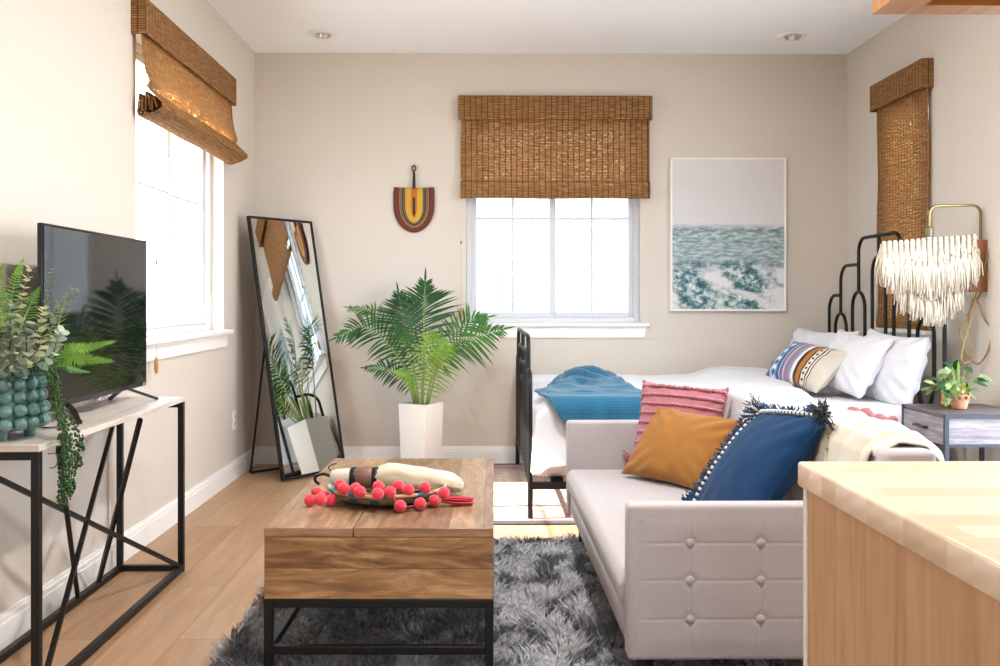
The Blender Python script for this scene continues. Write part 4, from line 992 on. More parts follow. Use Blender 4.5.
# blue tasselled cushion
bl, w, h = pillow('cushion', 'deep blue cushion with a black and white tasselled edge, nearest on the sofa', ((.725, 3.15, .36), (.775, 2.72, .36), (.965, 3.30, .658), (1.052, 2.88, .735)), .17, MT['blue'], pinch=.07, wr=.007, seed=3)
def edge_pt(s, side):
    if side == 'L': b = -1 + 2 * s; return Vector((-w / 2 * (1 - .07 * (1 - b * b)), b * h / 2, 0))
    a = -1 + 2 * s; return Vector((a * w / 2, h / 2 * (1 - .07 * (1 - a * a)), 0))
def bsurf(x, y):
    a, b = max(-1, min(1, 2 * x / w)), max(-1, min(1, 2 * y / h)); return .085 * max(0, 1 - a * a) ** .5 * max(0, 1 - b * b) ** .5
for side, nn in (('L', 22), ('T', 22)):
    mw = MB(); md = MB(); pth = []
    for k in range(nn * 2 + 1):
        p = edge_pt(k / (nn * 2), side); off = Vector((.012, 0, .0)) if side == 'L' else Vector((0, -.012, .0))
        kk = math.sin(PI * k / (nn * 2)) ** .5
        p = p + off; pth.append(Vector((p.x, p.y, bsurf(p.x, p.y) + .005)))
    for k in range(nn * 2):
        (mw if k % 2 else md).tube([pth[k], pth[k + 1]], .0075 if k % 2 else .006, 7)
    build('white_braid', mw, MT['tassel_white'], bl, smooth=180, local=True); build('dark_braid', md, MT['tassel_dark'], bl, smooth=180, local=True)
m = MB(); rr = random.Random(4)
md2 = MB()
for k in range(520):
    sd_ = 'L' if k < 400 else 'T'; q_ = rr.random(); p = edge_pt(q_, sd_); o_ = Vector((-.42, 0, .91)) if sd_ == 'L' else Vector((0, .5, .87)); sl = Vector((0, 1, 0)) if sd_ == 'L' else Vector((1, 0, 0))
    l = rr.uniform(.034, .056) if sd_ == 'L' else rr.uniform(.022, .038)
    a = p + Vector((0, 0, .004)); e = p + o_ * l + sl * rr.uniform(-.022, .022) + Vector((0, 0, rr.uniform(-.012, .012))); mm_ = p + o_ * l * .5 + sl * rr.uniform(-.008, .008) + Vector((0, 0, .008 + rr.uniform(-.006, .008)))
    (md2 if k % 4 == 0 else m).tube([a, mm_, e], .0024, 4, cap=False)
tag(build('dark_fringe', md2, MT['tassel_dark'], bl, smooth=180, local=True), kind='stuff')
build('edge_fringe', m, fabric('blue_fringe', '#17487a', '#1d4a70', 200), bl, smooth=180, local=True)
for (x, y, sd) in ((-w / 2 + .02, h / 2 - .02, 1), (w / 2 - .01, h / 2 - .01, 2)):
    for q in range(3):
        yarn_tassel('corner_tassel', (x, y, .012), ((-.6 if sd == 1 else .6) + .4 * (q - 1), -.2 + .5 * (1 - q), .9 - .4 * q), .075 if sd == 1 else .055, 26, .03, MT['tassel_dark'] if q != 1 else MT['tassel_white'] if sd == 1 else MT['tassel_dark'], bl, .0019, 10 * sd + q, True)
# ------------------------------------------------------------------ bed
bed = thing('bed', 'black metal arched bed frame with white mattress in the far corner', 'bed', (1.25, 5.34, 0))
HX, FX, BC = 2.265, .248, 5.36
def arch_end(X, ztops, zlow, parent, name, r=.0105, loops=True):
    """ztops: centre hoop, second, third, and the tops of the small inner arches"""
    o1, o2, o3 = .285, .565, .76; zc, z2, z3, a1, a2, a3 = ztops
    part = []
    def hoop(oa, ob, z, rad, mirror):   # leg at offset oa rising to z then turning in to ob
        pts = [(oa, zlow)]; n = 7
        for k in range(n + 1):
            an = PI / 2 * k / n; pts.append((oa - rad + rad * math.cos(an), z - rad + rad * math.sin(an)))
        pts.append((ob, z)); return [(X, BC + mirror * y, zz) for y, zz in pts]
    m = MB()
    # centre hoop is one full arch down to the inner arch tops
    n = 8; rad = .085; pts = [(o1, a2)]
    for k in range(n + 1):
        an = PI / 2 * k / n; pts.append((o1 - rad + rad * math.cos(an), zc - rad + rad * math.sin(an)))
    full = [(X, BC - y, z) for y, z in pts] + [(X, BC + y, z) for y, z in reversed(pts)]
    m.tube(full, r); m.tube([(X, BC, zc), (X, BC, a1)], r)
    for s in (-1, 1):
        h = hoop(o2, o1, z2, .10, s); h[0] = (X, BC + s * o2, a3); m.tube(h, r)
        m.tube(hoop(o3, o2, z3, .10, s), r)
    def ploop(off, hw2, top):
        pts = []; n = 12; rr_ = hw2; ry = .10
        for k in range(n + 1):
            an = PI * k / n; pts.append((off + rr_ * math.cos(an), top - ry + ry * math.sin(an)))
        if loops:
            zl = zlow + .42; pts = [(off + .015, zl - .13), (off + rr_ * .55, zl - .05), (off + rr_, zl + .04)] + pts + [(off - rr_, zl + .04), (off - rr_ * .55, zl - .05), (off - .015, zl - .13)]
        else: pts = [(off + rr_, zlow)] + pts + [(off - rr_, zlow)]
        m.tube([(X, BC + y, z) for y, z in pts], r)
    ploop(0, .09, a1)
    for s in (-1, 1):
        ploop(s * .287, .0925, a2); ploop(s * .565, .09, a3)
        if loops:
            for off in (.287, .565): m.tube([(X, BC + s * off, .17), (X, BC + s * off, zlow + .31)], r)
    if loops: m.tube([(X, BC, .17), (X, BC, zlow + .31)], r)
    m.tube([(X, BC - o3, zlow), (X, BC + o3, zlow)], r)
    for s in (-1, 1): m.tube([(X, BC + s * o3, .0), (X, BC + s * o3, zlow + .01)], .013)
    build(name, m, MT['black'], parent, smooth=60)
arch_end(HX, (1.432, 1.278, 1.095, 1.315, 1.115, .982), .17, bed, 'headboard')
m = MB(); r = .011
def hoop_full(o, z, z0, rad=.09):
    pts = [(o, z0)] + [(o - rad + rad * math.cos(PI / 2 * k / 7), z - rad + rad * math.sin(PI / 2 * k / 7)) for k in range(8)]
    return [(FX, BC - y, zz) for y, zz in pts] + [(FX, BC + y, zz) for y, zz in reversed(pts)]
m.tube(hoop_full(.60, .885, .17), r)
for o, z in ((.44, .80), (.28, .72), (.12, .64)): m.tube(hoop_full(o, z, .17, .08), r)
m.tube([(FX, BC, .885), (FX, BC, .64)], r)
for sg in (-1, 1):
    m.tube([(FX, BC + sg * y, z) for y, z in [(.76, .17)] + [(.67 + .09 * math.cos(PI / 2 * k / 7), .63 + .09 * math.sin(PI / 2 * k / 7)) for k in range(8)] + [(.60, .72)]], r)
    m.tube([(FX, BC + sg * .68, .17), (FX, BC + sg * .68, .712)], r * .9)
    m.tube([(FX, BC + sg * .76, 0), (FX, BC + sg * .76, .18)], .013)
m.tube([(FX, BC - .76, .17), (FX, BC + .76, .17)], r)
build('footboard', m, MT['black'], bed, smooth=60)
for y in (BC - .76, BC + .76): build('side_rail', MB().box(FX, HX, y - .012, y + .012, .152, .187), MT['black'], bed, smooth=0)
m = MB()
for k in range(11): m.box(FX + .1 + k * .185, FX + .16 + k * .185, BC - .75, BC + .75, .187, .199)
build('slat', m, MT['black'], bed, smooth=0)
build('support_leg', MB().box(1.24, 1.27, BC - .015, BC + .015, .01, .187), MT['black'], bed, smooth=0)
build('mattress', MB().rbox(FX + .03, HX - .03, BC - .745, BC + .745, .20, .545, .05, 4), MT['duvet'], bed, smooth=60)
def dpath(s, pts):
    L = [0]
    for a, b in zip(pts, pts[1:]): L.append(L[-1] + math.dist(a, b))
    d = s * L[-1]
    for i in range(len(pts) - 1):
        if d <= L[i + 1] or i == len(pts) - 2:
            f = (d - L[i]) / (L[i + 1] - L[i]); return pts[i][0] * (1 - f) + pts[i + 1][0] * f, pts[i][1] * (1 - f) + pts[i + 1][1] * f
yp = [(BC + .80, .33), (BC + .775, .52), (BC + .74, .565), (BC + .68, .575), (BC - .66, .575), (BC - .74, .568), (BC - .785, .535), (BC - .80, .42), (BC - .815, .27)]
xp = [(.268, .25), (.272, .42), (.285, .53), (.33, .568), (.42, .577), (1.86, .577)]
def duvet(u, v):
    x, zx = dpath(u, xp); y, zy = dpath(v, yp); x = x if x < .45 else .45 + (x - .45) * (1.83 - .20 * sm(5.9, 4.6, y) - .45) / 1.41; z = .577 - (.577 - zx) - (.577 - zy)
    hang = max(0, .52 - zy) / .3; hx = max(0, .52 - zx) / .3
    z = max(z, .225 + .03 * nz(x * 8, y * 8))
    f = nz(x * 7, 1.3 + z * 1.5, 2) * .9 + .5 * nz(x * 16, z * 2, 5)
    if hang > 0 and y < BC: y -= hang * (.018 + .03 * f)
    if hx > 0: x -= 0.0; x += hx * .02 * nz(y * 9, z * 2, 7)
    top = (1 - min(1, hang * 3)) * (1 - min(1, hx * 3))
    z += top * (.014 * nz(x * 4, y * 4, 1) + .016 * abs(nz(x * 3.2 + 2 * nz(x * 2, y * 2), y * 5.5, 4)) + .007 * nz(x * 11, y * 9, 6))
    z += top * .045 * sm(1.18, 1.42, x + .12 * (BC - y)) * (1 - .25 * sm(1.7, 1.86, x)) * (.25 + .85 * sm(5.0, 5.9, y))
    return Vector((x, y, z))
dv = build('duvet', MB().grid(duvet, 130, 150), MT['duvet'], None, smooth=180, mods=[SOL(.012, -1)], origin=(1.1, 5.36, .57)); tag(dv, 'white rumpled duvet spread over the bed', 'duvet')
# knitted throw at the foot of the bed
def knit(u, v):
    # v 0..1 near edge -> far; hanging part for v<.28
    A, B, C_, D_ = Vector((.285, 4.68)), Vector((.845, 4.60)), Vector((.50, 5.66)), Vector((.76, 5.72))
    if v > .28:
        k = (v - .28) / .72; p = A.lerp(B, u).lerp(C_.lerp(D_, u), k)
        p += Vector((.05 * nz(v * 6, 2.5) * (1 - 2 * abs(u - .5)) + (.05 * nz(v * 9, 8) if u < .1 else 0), .04 * nz(u * 5, 6.1) * k))
        uu, vv = 0, 0
        z = .598 + .012 * abs(nz(p.x * 4, p.y * 4))
        e = min(u, 1 - u, 1 - k) ; amp = sm(0, .12, e)
        rid = (1 - abs(nz(p.x * 5 + 1.2 * nz(p.x * 3, p.y * 3, 2), p.y * 6 + p.x * 2, 11)) * 2.6)
        z += amp * (.042 * max(0, rid) * (.3 + .7 * sm(.1, .5, k)) + .055 * math.exp(-((k - .62) / .30) ** 2 - ((u - .45) / .34) ** 2)) + .016 * nz(p.x * 8, p.y * 7, 3) * amp
        return Vector((p.x, p.y, z))
    k = 1 - v / .28; p0 = A.lerp(B, u); p1 = Vector((.47, 4.515)).lerp(Vector((.88, 4.505)), u)
    s = k; a = min(1, s * 2.2); y = p0.y + (p1.y - p0.y) * math.sin(a * PI / 2); x = p0.x + (p1.x - p0.x) * s
    z = .602 - .012 * a * a - .20 * max(0, s - .25) / .75
    y -= .012 * nz(x * 14, 3, 3) * s + .004
    return Vector((x, y, z))
kt = build('knit_throw', MB().grid(knit, 90, 110, lambda u, v: (u * .6, v * 1.3)), MT['throw'], None, smooth=180, mods=[SOL(.008, 1)], origin=(.6, 5.1, .6)); tag(kt, 'crumpled teal knitted throw across the foot of the bed', 'blanket')
# bed pillows
pw = dict(pinch=.06, wr=.014, soft=.42)
pillow('pillow', 'white pillow propped at the far side of the headboard, behind the striped one', ((1.93, 6.05, .60), (2.06, 5.42, .575), (2.045, 6.07, .885), (2.19, 5.42, .90)), .15, MT['duvet'], seed=5, sagv=.02, **pw)
pillow('pillow', 'white pillow against the near side of the headboard, rightmost of the three', ((2.05, 5.25, .545), (2.11, 4.60, .525), (2.165, 5.22, .915), (2.20, 4.68, .885)), .16, MT['duvet'], seed=6, sagv=.02, pinch=.02, wr=.016, soft=.38)
pillow('pillow', 'white pillow leaning in front, between the other two white ones', ((1.87, 5.36, .59), (1.955, 4.74, .575), (2.075, 5.42, .905), (2.085, 4.86, .865)), .15, MT['duvet'], seed=7, sagv=.015, **pw)
def aztec():
    t = NT('striped_weave'); u = t.uv(); x = t.xyz(u); s = x[0]; v = x[1]
    c = t.ramp(s, [(0, '#8a8aa6'), (.05, '#a7858a'), (.085, '#34568a'), (.15, '#dfe3e6'), (.165, '#2d5c8f'), (.175, '#8fb0c9'), (.285, '#2d5c8f'), (.33, '#27456f'), (.345, '#d8d5d6'), (.36, '#5b6790'), (.40, '#9b6d76'), (.42, '#d5cfd2'), (.44, '#7a86a6'), (.48, '#a7707a'), (.51, '#8f8fa8'), (.565, '#e7e2da'), (.615, '#1c1f2b'), (.66, '#b06f22'), (.715, '#1c1a1c'), (.735, '#ddd3be'), (.80, '#1b1a1d'), (.815, '#ded5c6'), (.835, '#1b1a1d'), (.845, '#cdc4b6')], 'CONSTANT')
    pv = t.math('PINGPONG', t.math('MULTIPLY', v, 5.0), .5); sc_ = t.math('ABSOLUTE', t.math('DIVIDE', t.math('SUBTRACT', s, .23), .055))
    dm = t.math('LESS_THAN', t.math('ADD', sc_, t.math('MULTIPLY', pv, 2.2)), .95); inb = t.math('LESS_THAN', sc_, 1.0)
    dm2 = t.math('LESS_THAN', t.math('ADD', t.math('MULTIPLY', sc_, 1.0), t.math('MULTIPLY', t.math('SUBTRACT', .5, pv), 2.2)), .8)
    c = t.mix(c, '#e6e8e8', t.math('MULTIPLY', inb, dm)); c = t.mix(c, '#1f4b80', t.math('MULTIPLY', inb, dm2))
    dv_ = t.math('PINGPONG', t.math('MULTIPLY', v, 9.0), .5); ds = t.math('ABSOLUTE', t.math('DIVIDE', t.math('SUBTRACT', s, .768), .02))
    c = t.mix(c, '#17161a', t.math('LESS_THAN', t.math('ADD', ds, t.math('MULTIPLY', dv_, 3.6)), 1.0))
    n = t.noise(t.obj(), 300, 2); c = t.mix(c, (0, 0, 0), t.math('MULTIPLY', n, .12))
    return t.done(t.bsdf(c, .9, 0, t.bump(t.wave(u, 30, 0, 0, 'X'), .3, .002), .2, .2))
pillow('lumbar_pillow', 'blue and cream striped lumbar pillow with diamond pattern lying before the white pillows', ((1.665, 5.52, .615), (1.79, 4.94, .575), (1.86, 5.60, .82), (1.95, 5.04, .79)), .17, aztec(), seed=8, pinch=.05, wr=.006)
# ------------------------------------------------------------------ nightstand
def weathered():
    t = NT('weathered_grey_wood'); u = t.uv()
    g = t.noise(t.map(u, (3, 30, 1)), 1.6, 6, .65, .8)
    c = t.ramp(g, [(.25, '#4a454d'), (.45, '#77727c'), (.6, '#979198'), (.8, '#b7afab')])
    c = t.mix(c, '#8a7f78', t.ramp(t.noise(t.map(u, (1.5, 6, 1)), 1, 2), [(.45, 0.), (.65, .5)]))
    return t.done(t.bsdf(c, .6, 0, t.bump(g, .2, .002)))
MT['weath'] = weathered()
MT['dwood'] = mango('dark_nightstand_top')
NX0, NX1, NY0, NY1, NZ0, NZ1 = 2.0, 2.385, 4.055, 4.475, .435, .576
mt_ = plain('blue_grey_steel', '#3c4049', .45, .6, var=.08)
t = thing('nightstand', 'small grey wooden nightstand with metal edges beside the bed', 'nightstand', ((NX0 + NX1) / 2, (NY0 + NY1) / 2, 0))
tm = NT('walnut_grey_top'); u_ = tm.uv(); g_ = tm.noise(tm.map(u_, (3, 25, 1)), 1.5, 5, .6, .6); tm = tm.done(tm.bsdf(tm.ramp(g_, [(.3, '#3e3637'), (.6, '#5d5250'), (.8, '#756866')]), .45))
build('top', MB().box(NX0 + .004, NX1 - .004, NY0 + .004, NY1 - .004, NZ1 - .014, NZ1).boxuv(1), tm, t, smooth=0)
build('body', MB().box(NX0 + .012, NX1 - .006, NY0 + .008, NY1 - .008, NZ0 + .006, NZ1 - .014).boxuv(1), MT['weath'], t, smooth=0)
dr = build('drawer', MB().box(NX0 + .002, NX0 + .02, NY0 + .022, NY1 - .016, NZ0 + .006, NZ1 - .018).boxuv(1), MT['weath'], t, mods=[BEV(.002)])
m = MB().tube([(NX0 - .016, NY0 + .155, .5), (NX0 - .016, NY0 + .265, .5)], .0065, 8).tube([(NX0 - .016, NY0 + .165, .5), (NX0 + .004, NY0 + .165, .5)], .005, 6).tube([(NX0 - .016, NY0 + .255, .5), (NX0 + .004, NY0 + .255, .5)], .005, 6)
build('handle', m, mt_, dr)
for x in (NX0 + .008, NX1 - .008):
    for y in (NY0 + .008, NY1 - .008): build('leg', MB().box(x - .009, x + .009, y - .009, y + .009, 0, NZ1 - .0005), mt_, t, mods=[BEV(.001)])
m = MB()
for y in (NY0 + .004, NY1 - .004): m.box(NX0 + .016, NX1 - .016, y - .004, y + .004, NZ1 - .018, NZ1 + .0005).box(NX0 + .016, NX1 - .016, y - .004, y + .004, NZ0, NZ0 + .012)
build('edge_rail', m, mt_, t, smooth=0)
build('shelf', MB().box(NX0 + .016, NX1 - .016, NY0 + .012, NY1 - .012, .14, .155).boxuv(1), MT['weath'], t, smooth=0)
# plant on the nightstand
c = Vector((2.165, 4.26, NZ1)); t = thing('potted_houseplant', 'variegated trailing plant in a small terracotta pot on the nightstand', 'potted plant', c)
terra = plain('terracotta', '#cf9273', .75, scale=60, var=.08)
build('pot', MB().lathe([(.024, 0), (.030, .004), (.038, .03), (.040, .046), (.037, .046), (.034, .03), (.02, .028)], c, 28), terra, t)
m = MB()
for k in range(9):
    a = 2 * PI * k / 9; cc = c + Vector((.041 * math.cos(a), .041 * math.sin(a), .054)); tg = Vector((-math.sin(a), math.cos(a), 0)); up = Vector((.25 * math.cos(a), .25 * math.sin(a), 1)).normalized()
    m.tube([cc + tg * .0125 * math.cos(b) + up * .0125 * math.sin(b) for b in [2 * PI * q / 12 for q in range(12)]], .0032, 6, True)
build('scalloped_rim', m, terra, t, smooth=180)
build('soil', MB().lathe([(.001, .035), (.035, .036)], c, 20, capb=False), plain('potting_soil', '#3a2c20', .95), t)
rr = random.Random(12)
for k in range(46):
    a = rr.uniform(0, 2 * PI); rad = rr.uniform(.015, .085); hz = rr.uniform(.08, .23) * (1.1 - rad * 3.5)
    if k < 10: a = PI + rr.uniform(-.6, .9); rad = rr.uniform(.06, .115); hz = rr.uniform(.08, .15)
    b0 = c + Vector((.012 * math.cos(a), .012 * math.sin(a), .034)); e = c + Vector((rad * math.cos(a), rad * math.sin(a) * .8, max(.05, hz)))
    m = MB().tube([b0, b0.lerp(e, .55) + Vector((0, 0, .02)), e], .0014, 5); ns = len(m.f)
    d = Vector((math.cos(a), math.sin(a), rr.uniform(-.8, .5))).normalized(); nrm = Vector((rr.uniform(-.4, .4), -.6, .8)).normalized()
    leaflet(m, e, d, rr.uniform(.045, .07), rr.uniform(.010, .017), nrm, rr.uniform(.1, .6))
    for i in range(ns, len(m.f)): m.mi[i] = 1
    build('leaf', m, [LF['stem'], LF['var'] if k % 3 else LF['dark']], t, smooth=60)
c = Vector((2.20, 4.375, NZ1))
am = NT('amber_glass'); am = am.done(am.bsdf('#c98f22', .15, 0, None, spec=.6))
t = thing('amber_jar', 'amber yellow jar behind the terracotta pot on the nightstand', 'jar', c)
build('jar_body', MB().lathe([(.050, 0), (.055, .006), (.055, .088), (.051, .098), (.044, .104), (.041, .098), (.046, .088), (.046, .02), (.005, .012)], c, 32), am, t, smooth=60)
build('base_band', MB().lathe([(.0556, .010), (.0562, .012), (.0562, .020), (.0556, .022)], c, 32, capb=False), plain('pale_gold', '#e3c46a', .4), t)
# ------------------------------------------------------------------ wall lamp and macrame
wy = 4.51
t = thing('wall_lamp', 'brass swing-arm wall lamp on a wooden block above the nightstand', 'lamp', (XR, wy, 1.26))
zt_, zb_ = atY(982, 240, wy).z, atY(982, 292, wy).z
blk = mango('walnut_block'); build('mounting_block', MB().rbox(XR - .085, XR, wy - .035, wy + .035, zb_, zt_, .004, 2).boxuv(1, 'Z'), plain('walnut', '#8f5a30', .5, scale=14, var=.25), t)
pA = atY(980.5, 240, wy); pB = atY(980.5, 205, wy); pC = atY(930, 206, wy); pD = atY(929, 227, wy)
def rc_(a, b, c_, r, n=6):
    a, b, c_ = Vector(a), Vector(b), Vector(c_); p = b + (a - b).normalized() * r; q_ = b + (c_ - b).normalized() * r
    return [p.lerp(b, s).lerp(b.lerp(q_, s), s) for s in [k / n for k in range(n + 1)]]
build('arm', MB().tube([pA - Vector((0, 0, .005))] + rc_(pA, pB, pC, .045) + rc_(pB, pC, pD, .045) + [pD], .0068, 10), MT['brass'], t)
build('socket', MB().lathe([(.012, .0), (.021, .002), (.021, .042), (.009, .05)], pD - Vector((0, 0, .048)), 20), plain('aged_brass', '#7d7358', .45, .6), t)
bulbc = pD - Vector((0, 0, .075)); build('bulb', MB().lathe([(.012, .03), (.014, .02), (.02, .0), (.016, -.014), (.002, -.022)], bulbc, 16, capb=False), MT['white'], t)
cord = spline([atY(981, 292, wy), atY(974, 310, wy - .03), atY(962, 352, wy - .06), atY(964, 363, wy - .06), atY(973, 355, wy - .03), atY(969, 320, wy), atY(975, 297, wy), atY(984, 318, wy - .03), atY(991, 330, wy - .05), atY(988, 350, wy - .05), atY(978, 364, wy - .02), atY(966, 352, wy), atY(960, 330, wy), atY(966, 318, wy - .01), atY(974, 300, wy), atY(986, 262, wy - .042), atY(987, 250, wy - .042)], 10)
build('cord', MB().tube(cord, .0042, 7), plain('gold_braided_cord', '#9a7f4c', .55, .3), t)
# macrame
dl, dr_ = atY(880, 243, 4.505), atY(976, 235.5, 4.485)
t = thing('macrame_hanging', 'cream macrame fringe hanging from a thin rod under the wall lamp', 'wall hanging', dl.lerp(dr_, .5))
build('rod', MB().tube([dl, dr_], .0045, 8), plain('dark_twig', '#4a382a', .7), t)
def mac_tassel(p, L, wd, sd, top=.012):
    rr = random.Random(sd); m = MB()
    m.lathe([(.004, .0), (.0085, -.006), (.0095, -.014), (.008, -.022), (.006, -.026)], p, 10)
    for k in range(44):
        a = rr.uniform(0, 2 * PI); q_ = rr.random() ** .5; l = L * rr.uniform(.74, 1.08)
        o = Vector((math.cos(a) * wd * q_, math.sin(a) * .022 * q_, 0)); wv = Vector((rr.uniform(-.011, .011), rr.uniform(-.008, .008), 0))
        s0_ = p + Vector((o.x * .25, o.y * .25, -.016))
        m.tube([s0_, s0_.lerp(p + o + Vector((0, 0, -l)), .45) + o * .35 + wv, p + o + wv * 1.6 + Vector((0, 0, -l))], [.0034, .0038, .0024], 5)
    build('tassel', m, MT['ivory'], t, smooth=180)
for k in range(20):
    u = (k + .5) / 20; pk_ = dl.lerp(dr_, u) + Vector((0, .004, -.002)); mac_tassel(pk_, .13 + .06 * max(0, 1 - abs(u - .56) / .56), .022, 400 + k)
NCOL = 17
def front(u, dy, z):
    p = dl.lerp(dr_, u); return Vector((p.x, p.y - .012 - dy, p.z - z))
depthp = lambda u: max(0, 1 - abs(u - .56) / .56)
for k in range(NCOL):
    u = (k + .5) / NCOL; L0 = .035 + .05 * (0.4 + depthp(u)) + .014 * (k % 2)
    m = MB(); nk = max(2, int(L0 / .012))
    for q_ in range(nk):
        m.sphere(front(u, 0, .004 + q_ * .0115), .0115, 8, 6)
    build('knotted_cord', m, MT['ivory'], t, smooth=180)
    mac_tassel(front(u, .006, L0), .145 + .03 * ((k * 7) % 5) / 5, .026, 100 + k)
for k in range(17):
    u = (k + .5) / 17; mac_tassel(front(u, -.014, .020 + .10 * depthp(u)), .14 + .03 * depthp(u) + .02 * (k % 3), .028, 200 + k)
for k in range(12):
    u = .20 + .66 * (k + .5) / 12; mac_tassel(front(u, -.018, .165 + .10 * depthp((u - .22) / .62 * .9 + .05)), .13 + .025 * (k % 2), .027, 300 + k)
# ------------------------------------------------------------------ kitchen island
def butcher():
    t = NT('butcher_block'); o = t.uv()
    br = t.n('ShaderNodeTexBrick', offset=.41); t.set(br.inputs['Vector'], o); br.inputs['Scale'].default_value = 1
    br.inputs['Brick Width'].default_value = .42; br.inputs['Row Height'].default_value = .042; br.inputs['Mortar Size'].default_value = .0004
    br.inputs['Color1'].default_value = (0, 0, 0, 1); br.inputs['Color2'].default_value = (1, 1, 1, 1); br.inputs['Mortar'].default_value = (.5, .5, .5, 1)
    off = t.n('ShaderNodeVectorMath', operation='MULTIPLY_ADD'); t.set(off.inputs[0], br.outputs['Color']); off.inputs[1].default_value = (4, 3, 2); t.set(off.inputs[2], o)
    g = t.noise(t.map(off.outputs[0], (5, 60, 1)), 1.3, 5, .6, .5)
    c = t.ramp(t.xyz(br.outputs['Color'])[0], [(0, '#cdb596'), (.5, '#d7c3a7'), (1, '#decfb9')])
    c = t.mix(c, '#b99770', t.ramp(g, [(.45, 0.), (.75, .35)]))
    return t.done(t.bsdf(c, .38, 0, t.bump(g, .05, .001), spec=.4))
def endgrain():
    t = NT('butcher_block_end'); o = t.uv(); x = t.xyz(o)
    br = t.n('ShaderNodeTexBrick', offset=0); t.set(br.inputs['Vector'], o); br.inputs['Scale'].default_value = 1
    br.inputs['Brick Width'].default_value = .042; br.inputs['Row Height'].default_value = .2; br.inputs['Mortar Size'].default_value = .0003
    br.inputs['Color1'].default_value = (0, 0, 0, 1); br.inputs['Color2'].default_value = (1, 1, 1, 1); br.inputs['Mortar'].default_value = (.5, .5, .5, 1)
    off = t.n('ShaderNodeVectorMath', operation='MULTIPLY_ADD'); t.set(off.inputs[0], br.outputs['Color']); off.inputs[1].default_value = (.3, .7, .2); t.set(off.inputs[2], o)
    w = t.n('ShaderNodeTexWave', wave_type='RINGS', rings_direction='Z'); t.set(w.inputs['Vector'], t.map(off.outputs[0], (1, 1.6, 1), loc=(.02, .05, 0))); w.inputs['Scale'].default_value = 11; w.inputs['Distortion'].default_value = 1.2; w.inputs['Detail Scale'].default_value = 2
    c = t.ramp(t.xyz(br.outputs['Color'])[0], [(0, '#dbc5ac'), (.5, '#e8d8c3'), (1, '#efe4d4')])
    c = t.mix(c, '#cba781', t.math('MULTIPLY', w.outputs['Fac'], .28))
    return t.done(t.bsdf(c, .45, spec=.35))
def pine():
    t = NT('oak_panel'); o = t.uv(); x = t.xyz(o)
    g = t.noise(t.map(o, (2.2, 26, 1)), 1.4, 7, .6, .7); g2 = t.noise(t.map(o, (5, 160, 1)), 1, 3)
    c = t.ramp(g, [(.28, '#b8936c'), (.5, '#d3ac86'), (.75, '#e2bf98')]); c = t.mix(c, '#8a6139', t.math('MULTIPLY', g2, .25))
    kn = t.vor(t.map(o, (3.4, 6.5, 1), loc=(.3, .2, 0)), 1.0); c = t.mix(c, '#6a4428', t.ramp(kn, [(.02, .8), (.07, 0.)]))
    return t.done(t.bsdf(c, .5, 0, t.bump(g, .08, .002), spec=.35))
DI = 1.177; pc = atY(797, 461, DI); ZI = pc.z; XI = pc.x; TH = .031
wt = MB().rbox(XI, XI + .72, -.55, DI, ZI - TH, ZI, .004, 3)
for i, f in enumerate(wt.f):
    p = [wt.v[k] for k in f]; nr = (p[1] - p[0]).cross(p[2] - p[0]).normalized()
    if abs(nr.x) > .8: wt.uv[i] = [(q.y, q.z) for q in p]; wt.mi[i] = 1
    elif abs(nr.y) > .8: wt.uv[i] = [(q.x, q.z + .3) for q in p]
    else: wt.uv[i] = [(q.x, q.y) for q in p]
tag(build('worktop', wt, [butcher(), endgrain()], origin=(XI + .36, .3, ZI - TH)), 'pale butcher-block worktop in the near right corner', 'worktop')
zi = ZI - TH
t = thing('kitchen_island', 'light oak kitchen island under the butcher-block worktop', 'kitchen island', (XI + .36, .3, 0))
edge_x = atY(807.5, 600, DI - .02).x; 
pe0, pe1 = atY(803, 600, DI - .012).x, atY(808.5, 600, DI - .03).x
build('side_panel', MB().box(pe0 + .002, pe0 + .02, -.5, DI - .022, .0, zi).boxuv(1, 'Z'), pine(), t, mods=[BEV(.0015)])
build('end_panel', MB().box(pe0, XI + .68, DI - .022, DI - .012, .0, zi), MT['trim'], t, mods=[BEV(.001)])
build('back_panel', MB().box(pe0 + .02, XI + .68, -.5, DI - .022, .08, zi - .01), MT['trim'], t, smooth=0)
# upper cabinet
UY = 1.45; uc = atY(872, 14.3, UY); xu, zu = uc.x, uc.z
oak = NT('honey_oak'); o_ = oak.uv(); g_ = oak.noise(oak.map(o_, (2.5, 34, 1)), 1.4, 6, .6, .5); oak = oak.done(oak.bsdf(oak.ramp(g_, [(.3, '#a8743e'), (.55, '#c28d52'), (.8, '#d2a468')]), .4, spec=.4))
t = thing('wall_cabinet', 'honey oak kitchen wall cabinet at the top right, seen from below', 'cabinet', (xu + .3, 1.2, zu))
CDp = .9; wdt = .8
build('side_panel', MB().box(xu, xu + .02, UY - CDp, UY, zu, ZC - .002).boxuv(1, 'Z'), oak, t, smooth=0)
build('back_panel', MB().box(xu + .02, xu + wdt, UY - .02, UY, zu, ZC - .002).boxuv(1, 'Z'), oak, t, smooth=0)
build('bottom_panel', MB().box(xu + .02, xu + wdt, UY - CDp + .02, UY - .02, zu + .02, zu + .035).boxuv(1), oak, t, smooth=0)
build('bottom_rail', MB().box(xu + .02, xu + .06, UY - CDp + .02, UY - .02, zu, zu + .02).box(xu + .06, xu + wdt, UY - .045, UY - .02, zu, zu + .02).boxuv(1, 'Y'), oak, t, smooth=0)
dd = build('door', MB().box(xu + .02, xu + wdt, UY - CDp, UY - CDp + .02, zu, ZC - .03).boxuv(1, 'Z'), oak, t, smooth=0)
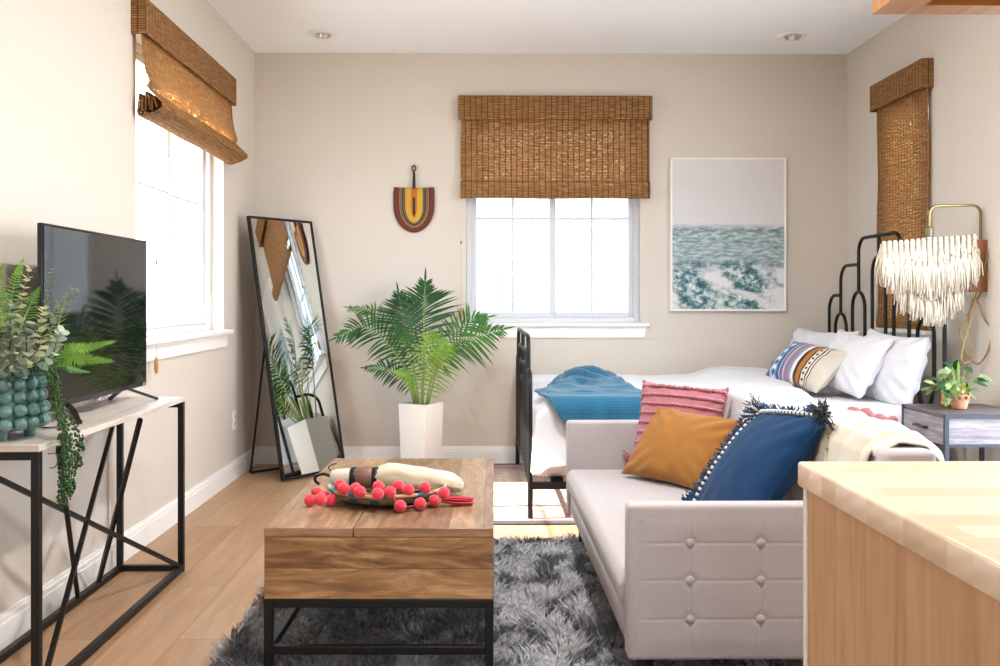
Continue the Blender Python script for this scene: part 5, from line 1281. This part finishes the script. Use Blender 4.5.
build('handle', MB().tube([(xu + .07, UY - CDp - .02, zu + .05), (xu + .07, UY - CDp - .02, zu + .17)], .005, 8), MT['chrome'], dd)

# ------------------------------------------------------------------ daylight
wd_ = bpy.data.worlds.new('World'); sc.world = wd_; wd_.use_nodes = True
bg = wd_.node_tree.nodes['Background']; bg.inputs[0].default_value = (.77, .885, 1.0, 1); bg.inputs[1].default_value = 7.5
sun = bpy.data.lights.new('sun', 'SUN'); sun.energy = 22; sun.angle = math.radians(.7); sun.color = (1, .95, .87)
so = bpy.data.objects.new('sun', sun); COL.objects.link(so); so.location = (-6, 2, 6)
so.rotation_euler = Vector((1, .07, -.85)).to_track_quat('-Z', 'Y').to_euler()
def portal(name, loc, rot, sx, sy):
    l = bpy.data.lights.new(name, 'AREA'); l.shape = 'RECTANGLE'; l.size = sx; l.size_y = sy; l.energy = 1
    l.cycles.is_portal = True
    o = bpy.data.objects.new(name, l); COL.objects.link(o); o.location = loc; o.rotation_euler = rot
portal('portal_left', (XL - .13, (W1['y0'] + W1['y1']) / 2, (W1['z0'] + W1['z1']) / 2), (0, -PI / 2, 0), W1['z1'] - W1['z0'], W1['y1'] - W1['y0'])
portal('portal_far', ((W2['x0'] + W2['x1']) / 2, YB + .135, (W2['z0'] + W2['z1']) / 2), (-PI / 2, 0, 0), W2['x1'] - W2['x0'], W2['z1'] - W2['z0'])
portal('portal_near', ((W4['x0'] + W4['x1']) / 2, YN - .11, (W4['z0'] + W4['z1']) / 2), (PI / 2, 0, 0), W4['x1'] - W4['x0'], W4['z1'] - W4['z0'])
portal('portal_side', (XR + .12, (W5['y0'] + W5['y1']) / 2, W5['z1'] / 2), (0, PI / 2, 0), W5['z1'], W5['y1'] - W5['y0'])
portal('portal_right', (XR + .13, (W3['y0'] + W3['y1']) / 2, 1.56), (0, PI / 2, 0), 1.3, .55)
# ------------------------------------------------------------------ output look
vs = sc.view_settings; vs.view_transform = 'Standard'; vs.look = 'None'; vs.gamma = 1; vs.use_curve_mapping = False; vs.exposure = 0.88
sc.cycles.use_denoising = True
try: sc.cycles.denoiser = 'OPENIMAGEDENOISE'
except Exception: pass
sc.cycles.max_bounces = 10; sc.cycles.diffuse_bounces = 6; sc.cycles.transparent_max_bounces = 12; sc.cycles.caustics_reflective = False; sc.cycles.caustics_refractive = False
sc.cycles.sample_clamp_indirect = 8
